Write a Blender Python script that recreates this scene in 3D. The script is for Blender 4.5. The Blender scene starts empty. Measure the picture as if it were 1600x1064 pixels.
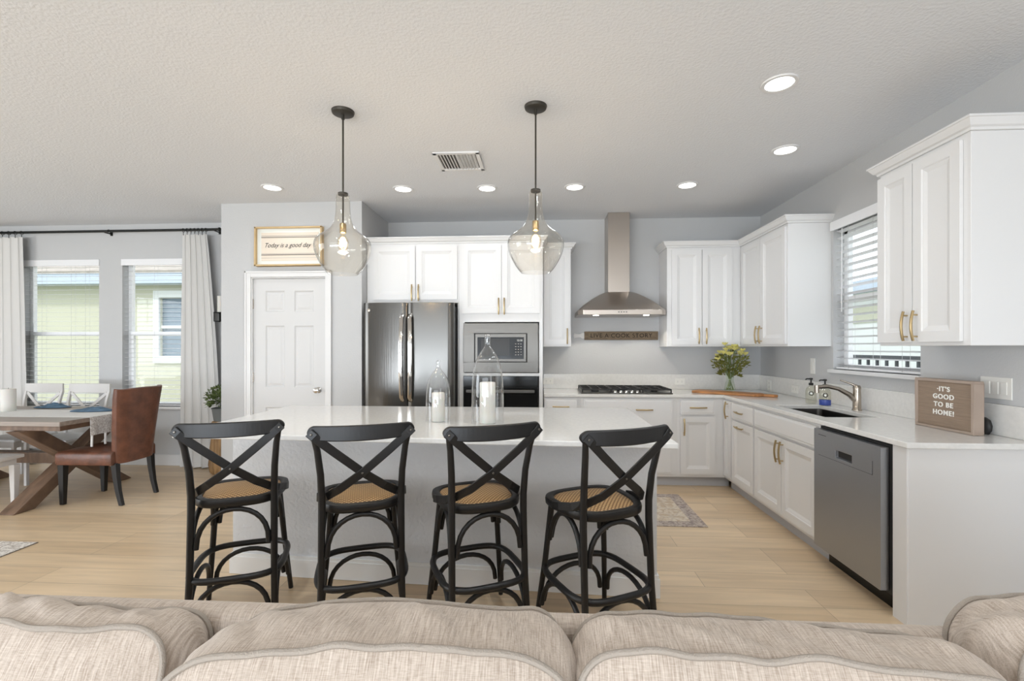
import bpy, bmesh, math, random
from math import sin, cos, pi, radians as R
from mathutils import Vector, Matrix, noise

# ------------------------------------------------------------------ camera, world, large lights, exposure
scene = bpy.context.scene
COL = scene.collection
cam_d = bpy.data.cameras.new('camera'); cam = bpy.data.objects.new('camera', cam_d); COL.objects.link(cam)
CAMZ = 1.38
YAW = math.atan(45/735.)
cam.location = (0, 0, CAMZ); cam.rotation_euler = (pi/2, 0, YAW)
cam_d.sensor_width = 36; cam_d.lens = 735/1600*36; cam_d.shift_y = 11/1600.; cam_d.clip_start = .02
scene.camera = cam
scene.view_settings.view_transform = 'Standard'; scene.view_settings.look = 'None'
scene.view_settings.exposure = 0.04; scene.view_settings.gamma = 1
scene.view_settings.use_curve_mapping = False
W = bpy.data.worlds.new('world'); scene.world = W; W.use_nodes = True
nt = W.node_tree; bg = nt.nodes['Background']
bg.inputs[0].default_value = (.86, .93, 1, 1); bg.inputs[1].default_value = 2.2

def light(name, kind, loc, rot, power, col=(1, 1, 1), size=1, size_y=None, **kw):
    d = bpy.data.lights.new(name, kind); d.energy = power; d.color = col
    if kind == 'AREA':
        d.size = size
        if size_y: d.shape = 'RECTANGLE'; d.size_y = size_y
    elif kind in ('POINT', 'SPOT'): d.shadow_soft_size = size
    for k, v in kw.items(): setattr(d, k, v)
    o = bpy.data.objects.new(name, d); COL.objects.link(o); o.location = loc; o.rotation_euler = rot
    return o
light('sun', 'SUN', (0, 0, 10), (R(38), R(8), R(-20)), 1.3, (1, .97, .92), angle=R(3))
# unseen area lamps added behind the camera in place of daylight
light('daylight_fill_rear', 'AREA', (-2.2, -4.86, 1.30), (R(90), 0, 0), 70, (.90, .95, 1), 6.6, 2.3)
light('ceiling_fill_rear', 'AREA', (-2.2, -4.80, .55), (R(118), 0, 0), 290, (.80, .89, 1), 6.6, .9)  # low uplight added to brighten the ceiling
light('fill_right', 'AREA', (2.38, -.9, 1.5), (R(90), 0, R(58)), 22, (.92, .96, 1), 1.5, 1.3)  # added fill lighting the end panel side; this wall stretch has no window
for _x, _y in ((-3.4, 1.6), (-1.3, 1.55), (.6, 1.55), (-5.3, 2.6)):      # added spots without fixtures, out of view, brightening island front and floor
    light('downlight_or_fill_beam', 'SPOT', (_x, _y, 2.80), (R(24) if _x > -3 else 0, 0, 0), (46 if _y < 2 and _x > -3 else 14), (.90, .96, 1), .06, spot_size=R(130), spot_blend=.9)
light('daylight_left_window', 'AREA', (-7.85, .1, 1.45), (R(90), 0, R(-75)), 115, (.90, .95, 1), 3.4, 2.0)

# ------------------------------------------------------------------ materials
def srgb(r, g, b):
    f = lambda c: (c/255)/12.92 if c/255 <= .04045 else ((c/255+.055)/1.055)**2.4
    return (f(r), f(g), f(b), 1)
MATS = {}
def mat(name, col, rough=.5, metal=0, bump=0, bscale=60, var=0, vscale=8, vstretch=(1, 1, 1), bstretch=(1, 1, 1),
        emit=0, trans=0, coat=0, aniso=0, spec=.5, sheen=0):
    m = bpy.data.materials.new(name); m.use_nodes = True; n = m.node_tree.nodes; l = m.node_tree.links
    b = n['Principled BSDF']; c = col if len(col) == 4 else (*col, 1)
    b.inputs['Base Color'].default_value = c; b.inputs['Roughness'].default_value = rough
    b.inputs['Metallic'].default_value = metal; b.inputs['Specular IOR Level'].default_value = spec
    b.inputs['Coat Weight'].default_value = coat; b.inputs['Sheen Weight'].default_value = sheen
    if aniso: b.inputs['Anisotropic'].default_value = aniso
    if trans: b.inputs['Transmission Weight'].default_value = trans
    if emit:
        b.inputs['Emission Color'].default_value = c; b.inputs['Emission Strength'].default_value = emit
    tc = n.new('ShaderNodeTexCoord')
    if var:
        mp = n.new('ShaderNodeMapping'); mp.inputs['Scale'].default_value = vstretch
        nz = n.new('ShaderNodeTexNoise'); nz.inputs['Scale'].default_value = vscale; nz.inputs['Detail'].default_value = 5
        cr = n.new('ShaderNodeMapRange'); cr.inputs['From Min'].default_value = .3; cr.inputs['From Max'].default_value = .7
        cr.inputs['To Min'].default_value = 1-var; cr.inputs['To Max'].default_value = 1+var*.6
        mx = n.new('ShaderNodeVectorMath'); mx.operation = 'SCALE'; mx.inputs[0].default_value = c[:3]
        l.new(tc.outputs['Object'], mp.inputs[0]); l.new(mp.outputs[0], nz.inputs[0]); l.new(nz.outputs[0], cr.inputs[0])
        l.new(cr.outputs[0], mx.inputs['Scale']); l.new(mx.outputs[0], b.inputs['Base Color'])
    if bump:
        mp = n.new('ShaderNodeMapping'); mp.inputs['Scale'].default_value = bstretch
        nz = n.new('ShaderNodeTexNoise'); nz.inputs['Scale'].default_value = bscale; nz.inputs['Detail'].default_value = 3
        bp = n.new('ShaderNodeBump'); bp.inputs['Strength'].default_value = bump; bp.inputs['Distance'].default_value = .01
        l.new(tc.outputs['Object'], mp.inputs[0]); l.new(mp.outputs[0], nz.inputs[0]); l.new(nz.outputs[0], bp.inputs['Height'])
        l.new(bp.outputs[0], b.inputs['Normal'])
    MATS[name] = m
    return m
def glass_mat(name, tint=(1, 1, 1), ior=1.35, base=.0):
    m = bpy.data.materials.new(name); m.use_nodes = True; n = m.node_tree.nodes; l = m.node_tree.links; n.clear()
    out = n.new('ShaderNodeOutputMaterial'); t = n.new('ShaderNodeBsdfTransparent'); g = n.new('ShaderNodeBsdfGlossy')
    fr = n.new('ShaderNodeLayerWeight'); mx = n.new('ShaderNodeMixShader'); fr.inputs[0].default_value = .5
    g.inputs['Roughness'].default_value = .02; t.inputs[0].default_value = (*tint, 1)
    pw = n.new('ShaderNodeMath'); pw.operation = 'POWER'; pw.inputs[1].default_value = 3.2
    ad = n.new('ShaderNodeMath'); ad.operation = 'MULTIPLY_ADD'; ad.inputs[1].default_value = (ior-1)*1.6; ad.inputs[2].default_value = base+.02
    l.new(fr.outputs['Facing'], pw.inputs[0]); l.new(pw.outputs[0], ad.inputs[0]); l.new(ad.outputs[0], mx.inputs[0]); l.new(t.outputs[0], mx.inputs[1]); l.new(g.outputs[0], mx.inputs[2])
    l.new(mx.outputs[0], out.inputs[0]); return m

M_wall = mat('wall_paint', srgb(198, 198, 198), .9, bump=.12, bscale=70)
M_island = mat('textured_grey_paint', srgb(228, 230, 233), .85, bump=.55, bscale=48)
M_ceil = mat('ceiling_paint', srgb(226, 227, 229), .95, bump=.35, bscale=65)
M_white = mat('cabinet_white', srgb(228, 227, 226), .38)
M_trim = mat('trim_white', srgb(226, 225, 224), .45)
M_door = mat('door_white', srgb(212, 211, 210), .5)
M_toe = mat('toe_kick_grey', srgb(190, 191, 195), .6)
M_quartz = mat('white_quartz', srgb(228, 226, 222), .12, var=.05, vscale=45, coat=.2)
M_steel = mat('brushed_steel', srgb(98, 96, 93), .22, 1, bump=.05, bscale=120, bstretch=(1, 1, .02))
M_steelh = mat('brushed_steel_soft', srgb(94, 91, 87), .30, 1, bump=.05, bscale=120, bstretch=(.02, .02, 1))
M_hood = mat('brushed_steel_hood', srgb(186, 177, 168), .30, 1, bump=.05, bscale=120, bstretch=(.02, .02, 1))
M_dw = mat('dishwasher_steel', srgb(168, 171, 176), .36, 1, bump=.04, bscale=120, bstretch=(1, .02, 1))
M_chrome = mat('chrome', srgb(205, 203, 200), .12, 1)
M_nickel = mat('brushed_nickel', srgb(170, 160, 148), .25, 1)
M_brass = mat('champagne_bronze', srgb(190, 168, 128), .3, 1)
M_blackgl = mat('black_glass', srgb(10, 10, 10), .10, spec=.3)
M_mwglass = mat('tinted_oven_glass', srgb(58, 56, 54), .2, spec=.2)
M_black = mat('black_metal', srgb(38, 37, 36), .45, .3)
M_iron = mat('cast_iron', srgb(34, 33, 32), .55)
M_bronze = mat('dark_bronze', srgb(72, 68, 62), .45, .6)
M_stool = mat('black_stained_wood', srgb(24, 23, 23), .42, bump=.08, bscale=60, bstretch=(1, 1, .2))
M_screw = mat('screw_steel', srgb(120, 115, 108), .35, 1)
M_leather = mat('distressed_brown_leather', srgb(106, 66, 48), .42, var=.38, vscale=14, bump=.25, bscale=40)
M_legs = mat('black_leg', srgb(22, 20, 20), .35)
M_tabletop = mat('weathered_table_wood', srgb(150, 137, 126), .42, var=.2, vscale=6, vstretch=(.5, 6, 6))
M_tablewood = mat('weathered_brown_wood', srgb(120, 96, 78), .5, var=.35, vscale=7, vstretch=(3, 1, 1))
M_chairw = mat('chair_white', srgb(214, 210, 206), .45)
M_linen = mat('white_linen', srgb(228, 226, 222), .9, bump=.3, bscale=300)
M_napkin = mat('blue_napkin', srgb(92, 118, 140), .9, var=.3, vscale=14, bump=.4, bscale=60)
M_napkin2 = mat('pale_blue_napkin', srgb(140, 172, 184), .9, var=.15, vscale=14)
M_wax = mat('white_wax', srgb(222, 219, 212), .8, spec=.2); M_wax.node_tree.nodes['Principled BSDF'].inputs['Subsurface Weight'].default_value = .2
M_wick = mat('wick', srgb(60, 55, 50), .9)
M_curtain = mat('curtain_cloth', srgb(224, 222, 219), .9, bump=.15, bscale=250)
M_rod = mat('rod_black', srgb(30, 32, 30), .4, .5)
M_blind = mat('blind_white', srgb(240, 240, 241), .5)
M_cord = mat('blind_cord', srgb(205, 205, 205), .8)
M_vinyl = mat('window_vinyl', srgb(240, 240, 240), .4)
M_glass = glass_mat('window_glass', (1, 1, 1), 1.2)
M_pend = glass_mat('pendant_glass', (.965, .945, .905), 1.75, .03)
M_cloche = glass_mat('clear_blown_glass', (.935, .94, .94), 2.0, .06)
M_vase = glass_mat('vase_glass', (.9, .94, .88), 1.4, .03)
M_bulb = mat('warm_filament', (1, .62, .28), .5, emit=38)
M_bulbgl = glass_mat('bulb_glass', (1, .96, .88), 1.3, .02)
M_can = mat('can_lens', (1, 1, .98), .5, emit=4.5)
M_hoodl = mat('hood_lamp_lens', (1, .96, .88), .5, emit=8)
M_oak = mat('light_oak_frame', srgb(205, 176, 130), .5, var=.1, vscale=10)
M_paper = mat('cream_linen_print', srgb(226, 214, 198), .85)
M_mount = mat('pale_mount', srgb(232, 234, 228), .8)
M_ink = mat('grey_ink', srgb(110, 100, 92), .8)
M_inkl = mat('soft_grey_stripe', srgb(184, 178, 172), .8)
M_signw = mat('dark_barn_wood', srgb(122, 104, 82), .7, var=.35, vscale=20, vstretch=(1, 6, 6))
M_signt = mat('burnt_letters', srgb(34, 24, 18), .8)
M_board = mat('acacia_board', srgb(178, 122, 72), .45, var=.3, vscale=8, vstretch=(1, 8, 1))
M_lbframe = mat('taupe_wood', srgb(168, 150, 136), .5, var=.08, vscale=10)
M_felt = mat('taupe_letterboard', srgb(146, 126, 108), .8, bump=.8, bscale=90, bstretch=(.02, .02, 1), var=.12, vscale=40, vstretch=(.2, .2, 3))
M_letters = mat('white_plastic_letters', srgb(245, 242, 235), .4)
M_plate = mat('outlet_plastic', srgb(236, 234, 228), .4)
M_socket = mat('socket_shadow', srgb(150, 148, 142), .6)
M_leaf = mat('green_leaf', srgb(112, 112, 44), .55, var=.4, vscale=14)
M_stem = mat('green_stem', srgb(112, 128, 74), .55, var=.3, vscale=20)
M_petal = mat('pale_yellow_petal', srgb(232, 224, 140), .6, var=.2, vscale=20)
M_plant = mat('succulent_green', srgb(98, 112, 62), .55, var=.4, vscale=14)
M_pot = mat('grey_pot', srgb(112, 114, 112), .6)
M_log = mat('carved_wood', srgb(160, 126, 86), .6, var=.35, vscale=9, vstretch=(3, 3, .6), bump=.4, bscale=20)
M_soap = glass_mat('clear_soap', (.90, .90, .84), 1.35, .05)
M_blue = mat('blue_label', srgb(58, 78, 160), .3)
M_fabric_base = None
M_stucco = mat('yellow_stucco', srgb(204, 203, 182), .9, bump=.4, bscale=30)
M_stuccow = mat('white_stucco', srgb(236, 238, 236), .9)
M_fascia = mat('pale_blue_fascia', srgb(190, 202, 216), .6)
M_roof = mat('roof_shingle', srgb(168, 160, 150), .9, var=.2, vscale=6)
M_exwin = mat('exterior_window_glass', srgb(96, 116, 130), .15)
M_grass = mat('lawn', srgb(150, 156, 132), .95, var=.2, vscale=3)
M_fence = mat('black_fence', srgb(62, 66, 72), .5)

def fabric():
    m = bpy.data.materials.new('beige_slub_linen'); m.use_nodes = True; n = m.node_tree.nodes; l = m.node_tree.links
    b = n['Principled BSDF']; b.inputs['Roughness'].default_value = .9; b.inputs['Sheen Weight'].default_value = .15
    tc = n.new('ShaderNodeTexCoord')
    def nz(scale, st, det=4):
        mp = n.new('ShaderNodeMapping'); mp.inputs['Scale'].default_value = st
        z = n.new('ShaderNodeTexNoise'); z.inputs['Scale'].default_value = scale; z.inputs['Detail'].default_value = det
        l.new(tc.outputs['Object'], mp.inputs[0]); l.new(mp.outputs[0], z.inputs[0]); return z
    a = nz(430, (1, .06, .06)); c = nz(520, (.10, 1, 1)); d = nz(5, (1, 1, 1), 2)
    r = n.new('ShaderNodeValToRGB'); r.color_ramp.elements[0].position = .3; r.color_ramp.elements[1].position = .68
    r.color_ramp.elements[0].color = srgb(150, 133, 118); r.color_ramp.elements[1].color = srgb(210, 197, 184)
    ad = n.new('ShaderNodeMath'); ad.operation = 'MULTIPLY_ADD'; ad.inputs[1].default_value = .35
    l.new(c.outputs[0], ad.inputs[0])
    s = n.new('ShaderNodeMath'); s.operation = 'MULTIPLY'; s.inputs[1].default_value = .65
    l.new(a.outputs[0], s.inputs[0]); l.new(s.outputs[0], ad.inputs[2]); l.new(ad.outputs[0], r.inputs[0])
    l.new(r.outputs[0], b.inputs['Base Color'])
    bp = n.new('ShaderNodeBump'); bp.inputs['Strength'].default_value = .35; bp.inputs['Distance'].default_value = .003
    l.new(ad.outputs[0], bp.inputs['Height']); l.new(bp.outputs[0], b.inputs['Normal'])
    return m
M_fabric = fabric()
M_piping = mat('piping_cord', srgb(168, 158, 147), .9, bump=.4, bscale=400)

def floor_mat():
    m = bpy.data.materials.new('light_oak_planks'); m.use_nodes = True; n = m.node_tree.nodes; l = m.node_tree.links
    b = n['Principled BSDF']; b.inputs['Roughness'].default_value = .33
    tc = n.new('ShaderNodeTexCoord')
    br = n.new('ShaderNodeTexBrick'); br.inputs['Scale'].default_value = 1
    br.inputs['Brick Width'].default_value = 1.5; br.inputs['Row Height'].default_value = .185
    br.inputs['Mortar Size'].default_value = .0016; br.inputs['Mortar Smooth'].default_value = .2; br.inputs['Bias'].default_value = 0
    br.offset = .37; br.offset_frequency = 3
    br.inputs['Color1'].default_value = srgb(226, 201, 167); br.inputs['Color2'].default_value = srgb(208, 182, 148); br.inputs['Mortar'].default_value = srgb(166, 144, 116)
    l.new(tc.outputs['Object'], br.inputs[0])
    mp = n.new('ShaderNodeMapping'); mp.inputs['Scale'].default_value = (.8, 9, 1)
    z = n.new('ShaderNodeTexNoise'); z.inputs['Scale'].default_value = 2.2; z.inputs['Detail'].default_value = 7; z.inputs['Distortion'].default_value = .6
    l.new(tc.outputs['Object'], mp.inputs[0]); l.new(mp.outputs[0], z.inputs[0])
    mr = n.new('ShaderNodeMapRange'); mr.inputs['From Min'].default_value = .3; mr.inputs['From Max'].default_value = .7
    mr.inputs['To Min'].default_value = .86; mr.inputs['To Max'].default_value = 1.07
    l.new(z.outputs[0], mr.inputs[0])
    mx = n.new('ShaderNodeVectorMath'); mx.operation = 'SCALE'; l.new(br.outputs[0], mx.inputs[0]); l.new(mr.outputs[0], mx.inputs['Scale'])
    l.new(mx.outputs[0], b.inputs['Base Color'])
    bp = n.new('ShaderNodeBump'); bp.inputs['Strength'].default_value = .15; bp.inputs['Distance'].default_value = .002
    l.new(br.outputs['Fac'], bp.inputs['Height']); bp.invert = True; l.new(bp.outputs[0], b.inputs['Normal'])
    return m
M_floor = floor_mat()

def cane_mat():
    m = bpy.data.materials.new('woven_cane'); m.use_nodes = True; n = m.node_tree.nodes; l = m.node_tree.links
    b = n['Principled BSDF']; b.inputs['Roughness'].default_value = .55
    tc = n.new('ShaderNodeTexCoord'); outs = []
    for st in ((1, 1, 0), (1, -1, 0)):
        w = n.new('ShaderNodeTexWave'); w.inputs['Scale'].default_value = 22; w.bands_direction = 'X'
        mp = n.new('ShaderNodeMapping'); mp.inputs['Rotation'].default_value = (0, 0, R(45)*st[1])
        l.new(tc.outputs['Object'], mp.inputs[0]); l.new(mp.outputs[0], w.inputs[0]); outs.append(w)
    mu = n.new('ShaderNodeMath'); mu.operation = 'MULTIPLY'; l.new(outs[0].outputs[1], mu.inputs[0]); l.new(outs[1].outputs[1], mu.inputs[1])
    r = n.new('ShaderNodeValToRGB'); r.color_ramp.elements[0].color = srgb(122, 88, 52); r.color_ramp.elements[1].color = srgb(206, 172, 124)
    r.color_ramp.elements[0].position = .05; r.color_ramp.elements[1].position = .5
    l.new(mu.outputs[0], r.inputs[0]); l.new(r.outputs[0], b.inputs['Base Color'])
    bp = n.new('ShaderNodeBump'); bp.inputs['Strength'].default_value = .5; bp.inputs['Distance'].default_value = .003
    l.new(mu.outputs[0], bp.inputs['Height']); l.new(bp.outputs[0], b.inputs['Normal']); return m
M_cane = cane_mat()

def rug_mat(name, c1, c2, c3, sc):
    m = bpy.data.materials.new(name); m.use_nodes = True; n = m.node_tree.nodes; l = m.node_tree.links
    b = n['Principled BSDF']; b.inputs['Roughness'].default_value = .95
    tc = n.new('ShaderNodeTexCoord')
    v = n.new('ShaderNodeTexVoronoi'); v.inputs['Scale'].default_value = sc; v.feature = 'DISTANCE_TO_EDGE'
    z = n.new('ShaderNodeTexNoise'); z.inputs['Scale'].default_value = sc*1.4; z.inputs['Detail'].default_value = 6; z.inputs['Distortion'].default_value = 1.5
    l.new(tc.outputs['Object'], v.inputs[0]); l.new(tc.outputs['Object'], z.inputs[0])
    r = n.new('ShaderNodeValToRGB'); r.color_ramp.elements[0].color = c1; r.color_ramp.elements[1].color = c2
    r.color_ramp.elements[0].position = .42; r.color_ramp.elements[1].position = .55
    l.new(z.outputs[0], r.inputs[0])
    mx = n.new('ShaderNodeMixRGB'); mr = n.new('ShaderNodeMapRange'); mr.inputs['From Max'].default_value = .08; mr.inputs['To Min'].default_value = .3; mr.inputs['To Max'].default_value = 0
    l.new(v.outputs[0], mr.inputs[0]); l.new(mr.outputs[0], mx.inputs[0]); l.new(r.outputs[0], mx.inputs[1]); mx.inputs[2].default_value = c3
    l.new(mx.outputs[0], b.inputs['Base Color']); return m
M_rug = rug_mat('faded_beige_rug', srgb(196, 176, 152), srgb(214, 202, 184), srgb(158, 140, 132), 9)
M_rugb = rug_mat('faded_grey_rug_border', srgb(152, 138, 132), srgb(192, 178, 166), srgb(128, 116, 114), 16)
M_rug2 = rug_mat('patterned_runner', srgb(178, 168, 158), srgb(226, 220, 212), srgb(140, 130, 122), 24)
M_lace = rug_mat('lace_runner', srgb(196, 190, 184), srgb(238, 236, 232), srgb(172, 164, 158), 40)

# ------------------------------------------------------------------ mesh helpers
class MB:
    def __init__(s): s.bm = bmesh.new()
    def poly(s, pts):
        return s.bm.faces.new([s.bm.verts.new(p) for p in pts])
    def box(s, x0, x1, y0, y1, z0, z1):
        v = [s.bm.verts.new((x, y, z)) for z in (z0, z1) for y in (y0, y1) for x in (x0, x1)]
        for f in ((0, 2, 3, 1), (4, 5, 7, 6), (0, 1, 5, 4), (2, 6, 7, 3), (0, 4, 6, 2), (1, 3, 7, 5)):
            s.bm.faces.new([v[i] for i in f])
        return s
    def loft(s, rings, closed_ring=True, cap=True, loop=False):
        vs = [[s.bm.verts.new(p) for p in r] for r in rings]; n = len(vs[0]); k = len(vs)
        for i in range(k if loop else k-1):
            a, b = vs[i], vs[(i+1) % k]
            for j in range(n if closed_ring else n-1):
                try: s.bm.faces.new((a[j], a[(j+1) % n], b[(j+1) % n], b[j]))
                except ValueError: pass
        if cap and not loop:
            for r in (vs[0][::-1], vs[-1]):
                if closed_ring:
                    try: s.bm.faces.new(r)
                    except ValueError: pass
        return s
    def prism(s, poly, a, b, axis='z'):
        f = {'z': lambda p, h: (p[0], p[1], h), 'y': lambda p, h: (p[0], h, p[1]), 'x': lambda p, h: (h, p[0], p[1])}[axis]
        return s.loft([[f(p, a) for p in poly], [f(p, b) for p in poly]])
    def tube(s, pts, r, seg=8, closed=False, flat=None):
        pts = [Vector(p) for p in pts]; n = len(pts); rings = []; up = None
        for i, p in enumerate(pts):
            if closed: t = pts[(i+1) % n]-pts[i-1]
            else: t = pts[min(i+1, n-1)]-pts[max(i-1, 0)]
            t.normalize()
            if up is None:
                up = Vector((0, 0, 1)) if abs(t.z) < .9 else Vector((0, 1, 0))
            u = (up-t*up.dot(t)).normalized(); w = t.cross(u); up = u
            rr = r[i] if isinstance(r, (list, tuple)) else r
            ra, rb = (rr, rr) if flat is None else flat
            rings.append([p+u*(cos(2*pi*k/seg+pi/seg)*ra)+w*(sin(2*pi*k/seg+pi/seg)*rb) for k in range(seg)])
        return s.loft(rings, cap=not closed, loop=closed)
    def strap(s, pts, width_dir, w, t, nrm=None):     # flat bent strap: width along width_dir (perp. to path), thickness t
        pts = [Vector(p) for p in pts]; rings = []
        for i, p in enumerate(pts):
            tg = (pts[min(i+1, len(pts)-1)]-pts[max(i-1, 0)]).normalized()
            nn = Vector(nrm[i] if nrm else width_dir); nn = (nn-tg*nn.dot(tg)).normalized(); wd = tg.cross(nn)
            rings.append([p+wd*a*w/2+nn*b*t/2 for a, b in ((-1, -.6), (-.85, -1), (.85, -1), (1, -.6), (1, .6), (.85, 1), (-.85, 1), (-1, .6))])
        return s.loft(rings)
    def lathe(s, prof, c=(0, 0, 0), seg=24, cap=False, sx=1, sy=1):
        rings = [[(c[0]+r*cos(2*pi*k/seg)*sx, c[1]+r*sin(2*pi*k/seg)*sy, c[2]+z) for k in range(seg)] for r, z in prof]
        return s.loft(rings, cap=cap)
    def sphere(s, c, r, sc=(1, 1, 1), seg=10):
        return s.lathe([(max(r*sin(pi*i/8), .0004)*1, -r*cos(pi*i/8)*sc[2]) for i in range(9)], c, seg, True, sc[0], sc[1])
    def panels(s, x0, x1, z0, z1, yf, yb, cells, prof):
        """slab in the XZ plane facing -y with moulded panels; cells: list of (x0,x1,z0,z1); prof: (inset, depth)"""
        xs = sorted({x0, x1, *[c[0] for c in cells], *[c[1] for c in cells]}); zs = sorted({z0, z1, *[c[2] for c in cells], *[c[3] for c in cells]})
        for i in range(len(xs)-1):
            for j in range(len(zs)-1):
                cx, cz = (xs[i]+xs[i+1])/2, (zs[j]+zs[j+1])/2
                hit = [c for c in cells if c[0] < cx < c[1] and c[2] < cz < c[3]]
                if hit: continue
                s.poly([(xs[i], yf, zs[j]), (xs[i+1], yf, zs[j]), (xs[i+1], yf, zs[j+1]), (xs[i], yf, zs[j+1])])
        for a, b, c, d in cells:
            prev = None
            for ins, dep in prof:
                q = [s.bm.verts.new(p) for p in ((a+ins, yf+dep, c+ins), (b-ins, yf+dep, c+ins), (b-ins, yf+dep, d-ins), (a+ins, yf+dep, d-ins))]
                if prev:
                    for k in range(4): s.bm.faces.new((prev[k], prev[(k+1) % 4], q[(k+1) % 4], q[k]))
                prev = q
            s.bm.faces.new(prev)
        e = .003
        for p in ([(x0, yf, z0), (x0, yb, z0), (x1, yb, z0), (x1, yf, z0)], [(x0, yf, z1), (x1, yf, z1), (x1, yb, z1), (x0, yb, z1)],
                  [(x0, yf, z0), (x0, yf, z1), (x0, yb, z1), (x0, yb, z0)], [(x1, yf, z0), (x1, yb, z0), (x1, yb, z1), (x1, yf, z1)],
                  [(x0, yb, z0), (x0, yb, z1), (x1, yb, z1), (x1, yb, z0)]): s.poly(p)
        return s
    def xf(s, m):
        bmesh.ops.transform(s.bm, matrix=m, verts=s.bm.verts); return s
    def build(s, name, m, parent=None, smooth=False, bevel=0, sub=0, merge=True, seg=2):
        if merge: bmesh.ops.remove_doubles(s.bm, verts=s.bm.verts, dist=1e-5)
        bmesh.ops.recalc_face_normals(s.bm, faces=s.bm.faces)
        me = bpy.data.meshes.new(name); s.bm.to_mesh(me); s.bm.free()
        if smooth:
            for p in me.polygons: p.use_smooth = True
        me.materials.append(m); o = bpy.data.objects.new(name, me); COL.objects.link(o)
        if parent: o.parent = parent
        if bevel:
            b = o.modifiers.new('bevel', 'BEVEL'); b.width = bevel; b.segments = seg; b.limit_method = 'ANGLE'; b.angle_limit = R(40)
            b.harden_normals = False
        if sub:
            q = o.modifiers.new('sub', 'SUBSURF'); q.levels = q.render_levels = sub
        if smooth and not sub:
            try:
                me.set_sharp_from_angle(angle=R(45))
            except Exception: pass
        return o
def tag(o, label=None, cat=None, group=None, kind=None):
    if label: o['label'] = label
    if cat: o['category'] = cat
    if group: o['group'] = group
    if kind: o['kind'] = kind
    return o
def thing(name, label, cat, loc=(0, 0, 0), rz=0, group=None):
    o = bpy.data.objects.new(name, None); COL.objects.link(o); o.empty_display_size = .05
    o.location = loc; o.rotation_euler = (0, 0, rz); return tag(o, label, cat, group)
def struct(o, label=None): o['kind'] = 'structure'; return o if not label else tag(o, label)
def dup(root, loc=None, rz=None, label=None, group=None):
    def cp(o, par):
        c = o.copy(); COL.objects.link(c)
        if par: c.parent = par
        for ch in list(o.children): cp(ch, c)
        return c
    r = cp(root, None)
    if loc: r.location = loc
    if rz is not None: r.rotation_euler = (0, 0, rz)
    if label: r['label'] = label
    if group: r['group'] = group
    return r
def text(body, size, m, parent, loc, rot=(pi/2, 0, 0), name='lettering', extrude=.001, shear=0, spacing=1, align='CENTER', sx=1, offset=0):
    c = bpy.data.curves.new(name, 'FONT'); c.body = body; c.size = size; c.extrude = extrude; c.shear = shear; c.offset = offset
    c.align_x = align; c.align_y = 'CENTER'; c.space_character = spacing
    t = bpy.data.objects.new('tmp', c); COL.objects.link(t)
    dg = bpy.context.evaluated_depsgraph_get(); dg.update()
    me = bpy.data.meshes.new_from_object(t.evaluated_get(dg)); bpy.data.objects.remove(t)
    me.materials.clear(); me.materials.append(m)
    o = bpy.data.objects.new(name, me); COL.objects.link(o); o.parent = parent; o.location = loc; o.rotation_euler = rot; o.scale = (sx, 1, 1)
    return o
def arc(c, r, a0, a1, n, plane='xz', ry=None):
    ry = ry or r; out = []
    for i in range(n+1):
        a = a0+(a1-a0)*i/n; u, v = r*cos(a), ry*sin(a)
        out.append({'xz': (c[0]+u, c[1], c[2]+v), 'xy': (c[0]+u, c[1]+v, c[2]), 'yz': (c[0], c[1]+u, c[2]+v)}[plane])
    return out

# ------------------------------------------------------------------ room shell
CH = 2.83; BY = 5.37; WY = 5.25; RX = 2.43; PX0 = -3.22; PX1 = -1.77; PY = 4.56; LX = -8.0; NY = -5.0
struct(MB().box(LX-.15, RX+.15, NY-.15, BY+.15, -.1, 0).build('floor', M_floor))
struct(MB().box(LX-.15, RX+.15, NY-.15, BY+.15, CH, CH+.1).build('ceiling', M_ceil))
def wall(name, axis, c0, c1, a0, a1, openings, m=M_wall):
    mb = MB(); xs = sorted({a0, a1, *[o[0] for o in openings], *[o[1] for o in openings]}); zs = sorted({0, CH, *[o[2] for o in openings], *[o[3] for o in openings]})
    for i in range(len(xs)-1):
        for j in range(len(zs)-1):
            cx, cz = (xs[i]+xs[i+1])/2, (zs[j]+zs[j+1])/2
            if any(o[0] < cx < o[1] and o[2] < cz < o[3] for o in openings): continue
            if axis == 'x': mb.box(xs[i], xs[i+1], c0, c1, zs[j], zs[j+1])
            else: mb.box(c0, c1, xs[i], xs[i+1], zs[j], zs[j+1])
    return struct(mb.build(name, m))
WIN = [(-6.18, -5.21, .69, 2.42), (-4.92, -3.95, .69, 2.42)]
RWIN = (3.17, 4.07, 1.20, 2.36)
wall('wall_back', 'x', BY, BY+.15, PX1, RX+.15, [])
wall('wall_dining', 'x', WY, WY+.15, LX, PX0+.12, WIN)
wall('wall_right', 'y', RX, RX+.15, NY, BY, [RWIN])
wall('wall_left', 'y', LX-.15, LX, NY, WY, [(-.9, 2.1, .5, 2.4)])
wall('wall_rear', 'x', NY-.15, NY, LX, RX, [(-5.5, 1.1, 0.02, 2.45)])
DX0, DX1, DZ = -2.905, -2.135, 2.085
wall('wall_pantry_front', 'x', PY, PY+.12, PX0, PX1, [(DX0, DX1, 0, DZ)])
wall('wall_pantry_right', 'y', PX1-.12, PX1, PY+.12, BY, [])
wall('wall_pantry_left', 'y', PX0, PX0+.12, PY+.12, WY, [])
wall('wall_pantry_inner', 'x', WY-.1, WY, PX0+.12, PX1-.12, [])
def baseb(name, x0, x1, y0, y1, h=.10):
    mb = MB().box(x0, x1, y0, y1, 0, h); return struct(mb.build(name, M_trim, bevel=.006))
baseb('baseboard_dining', LX, PX0, WY-.014, WY, .13)
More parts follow.
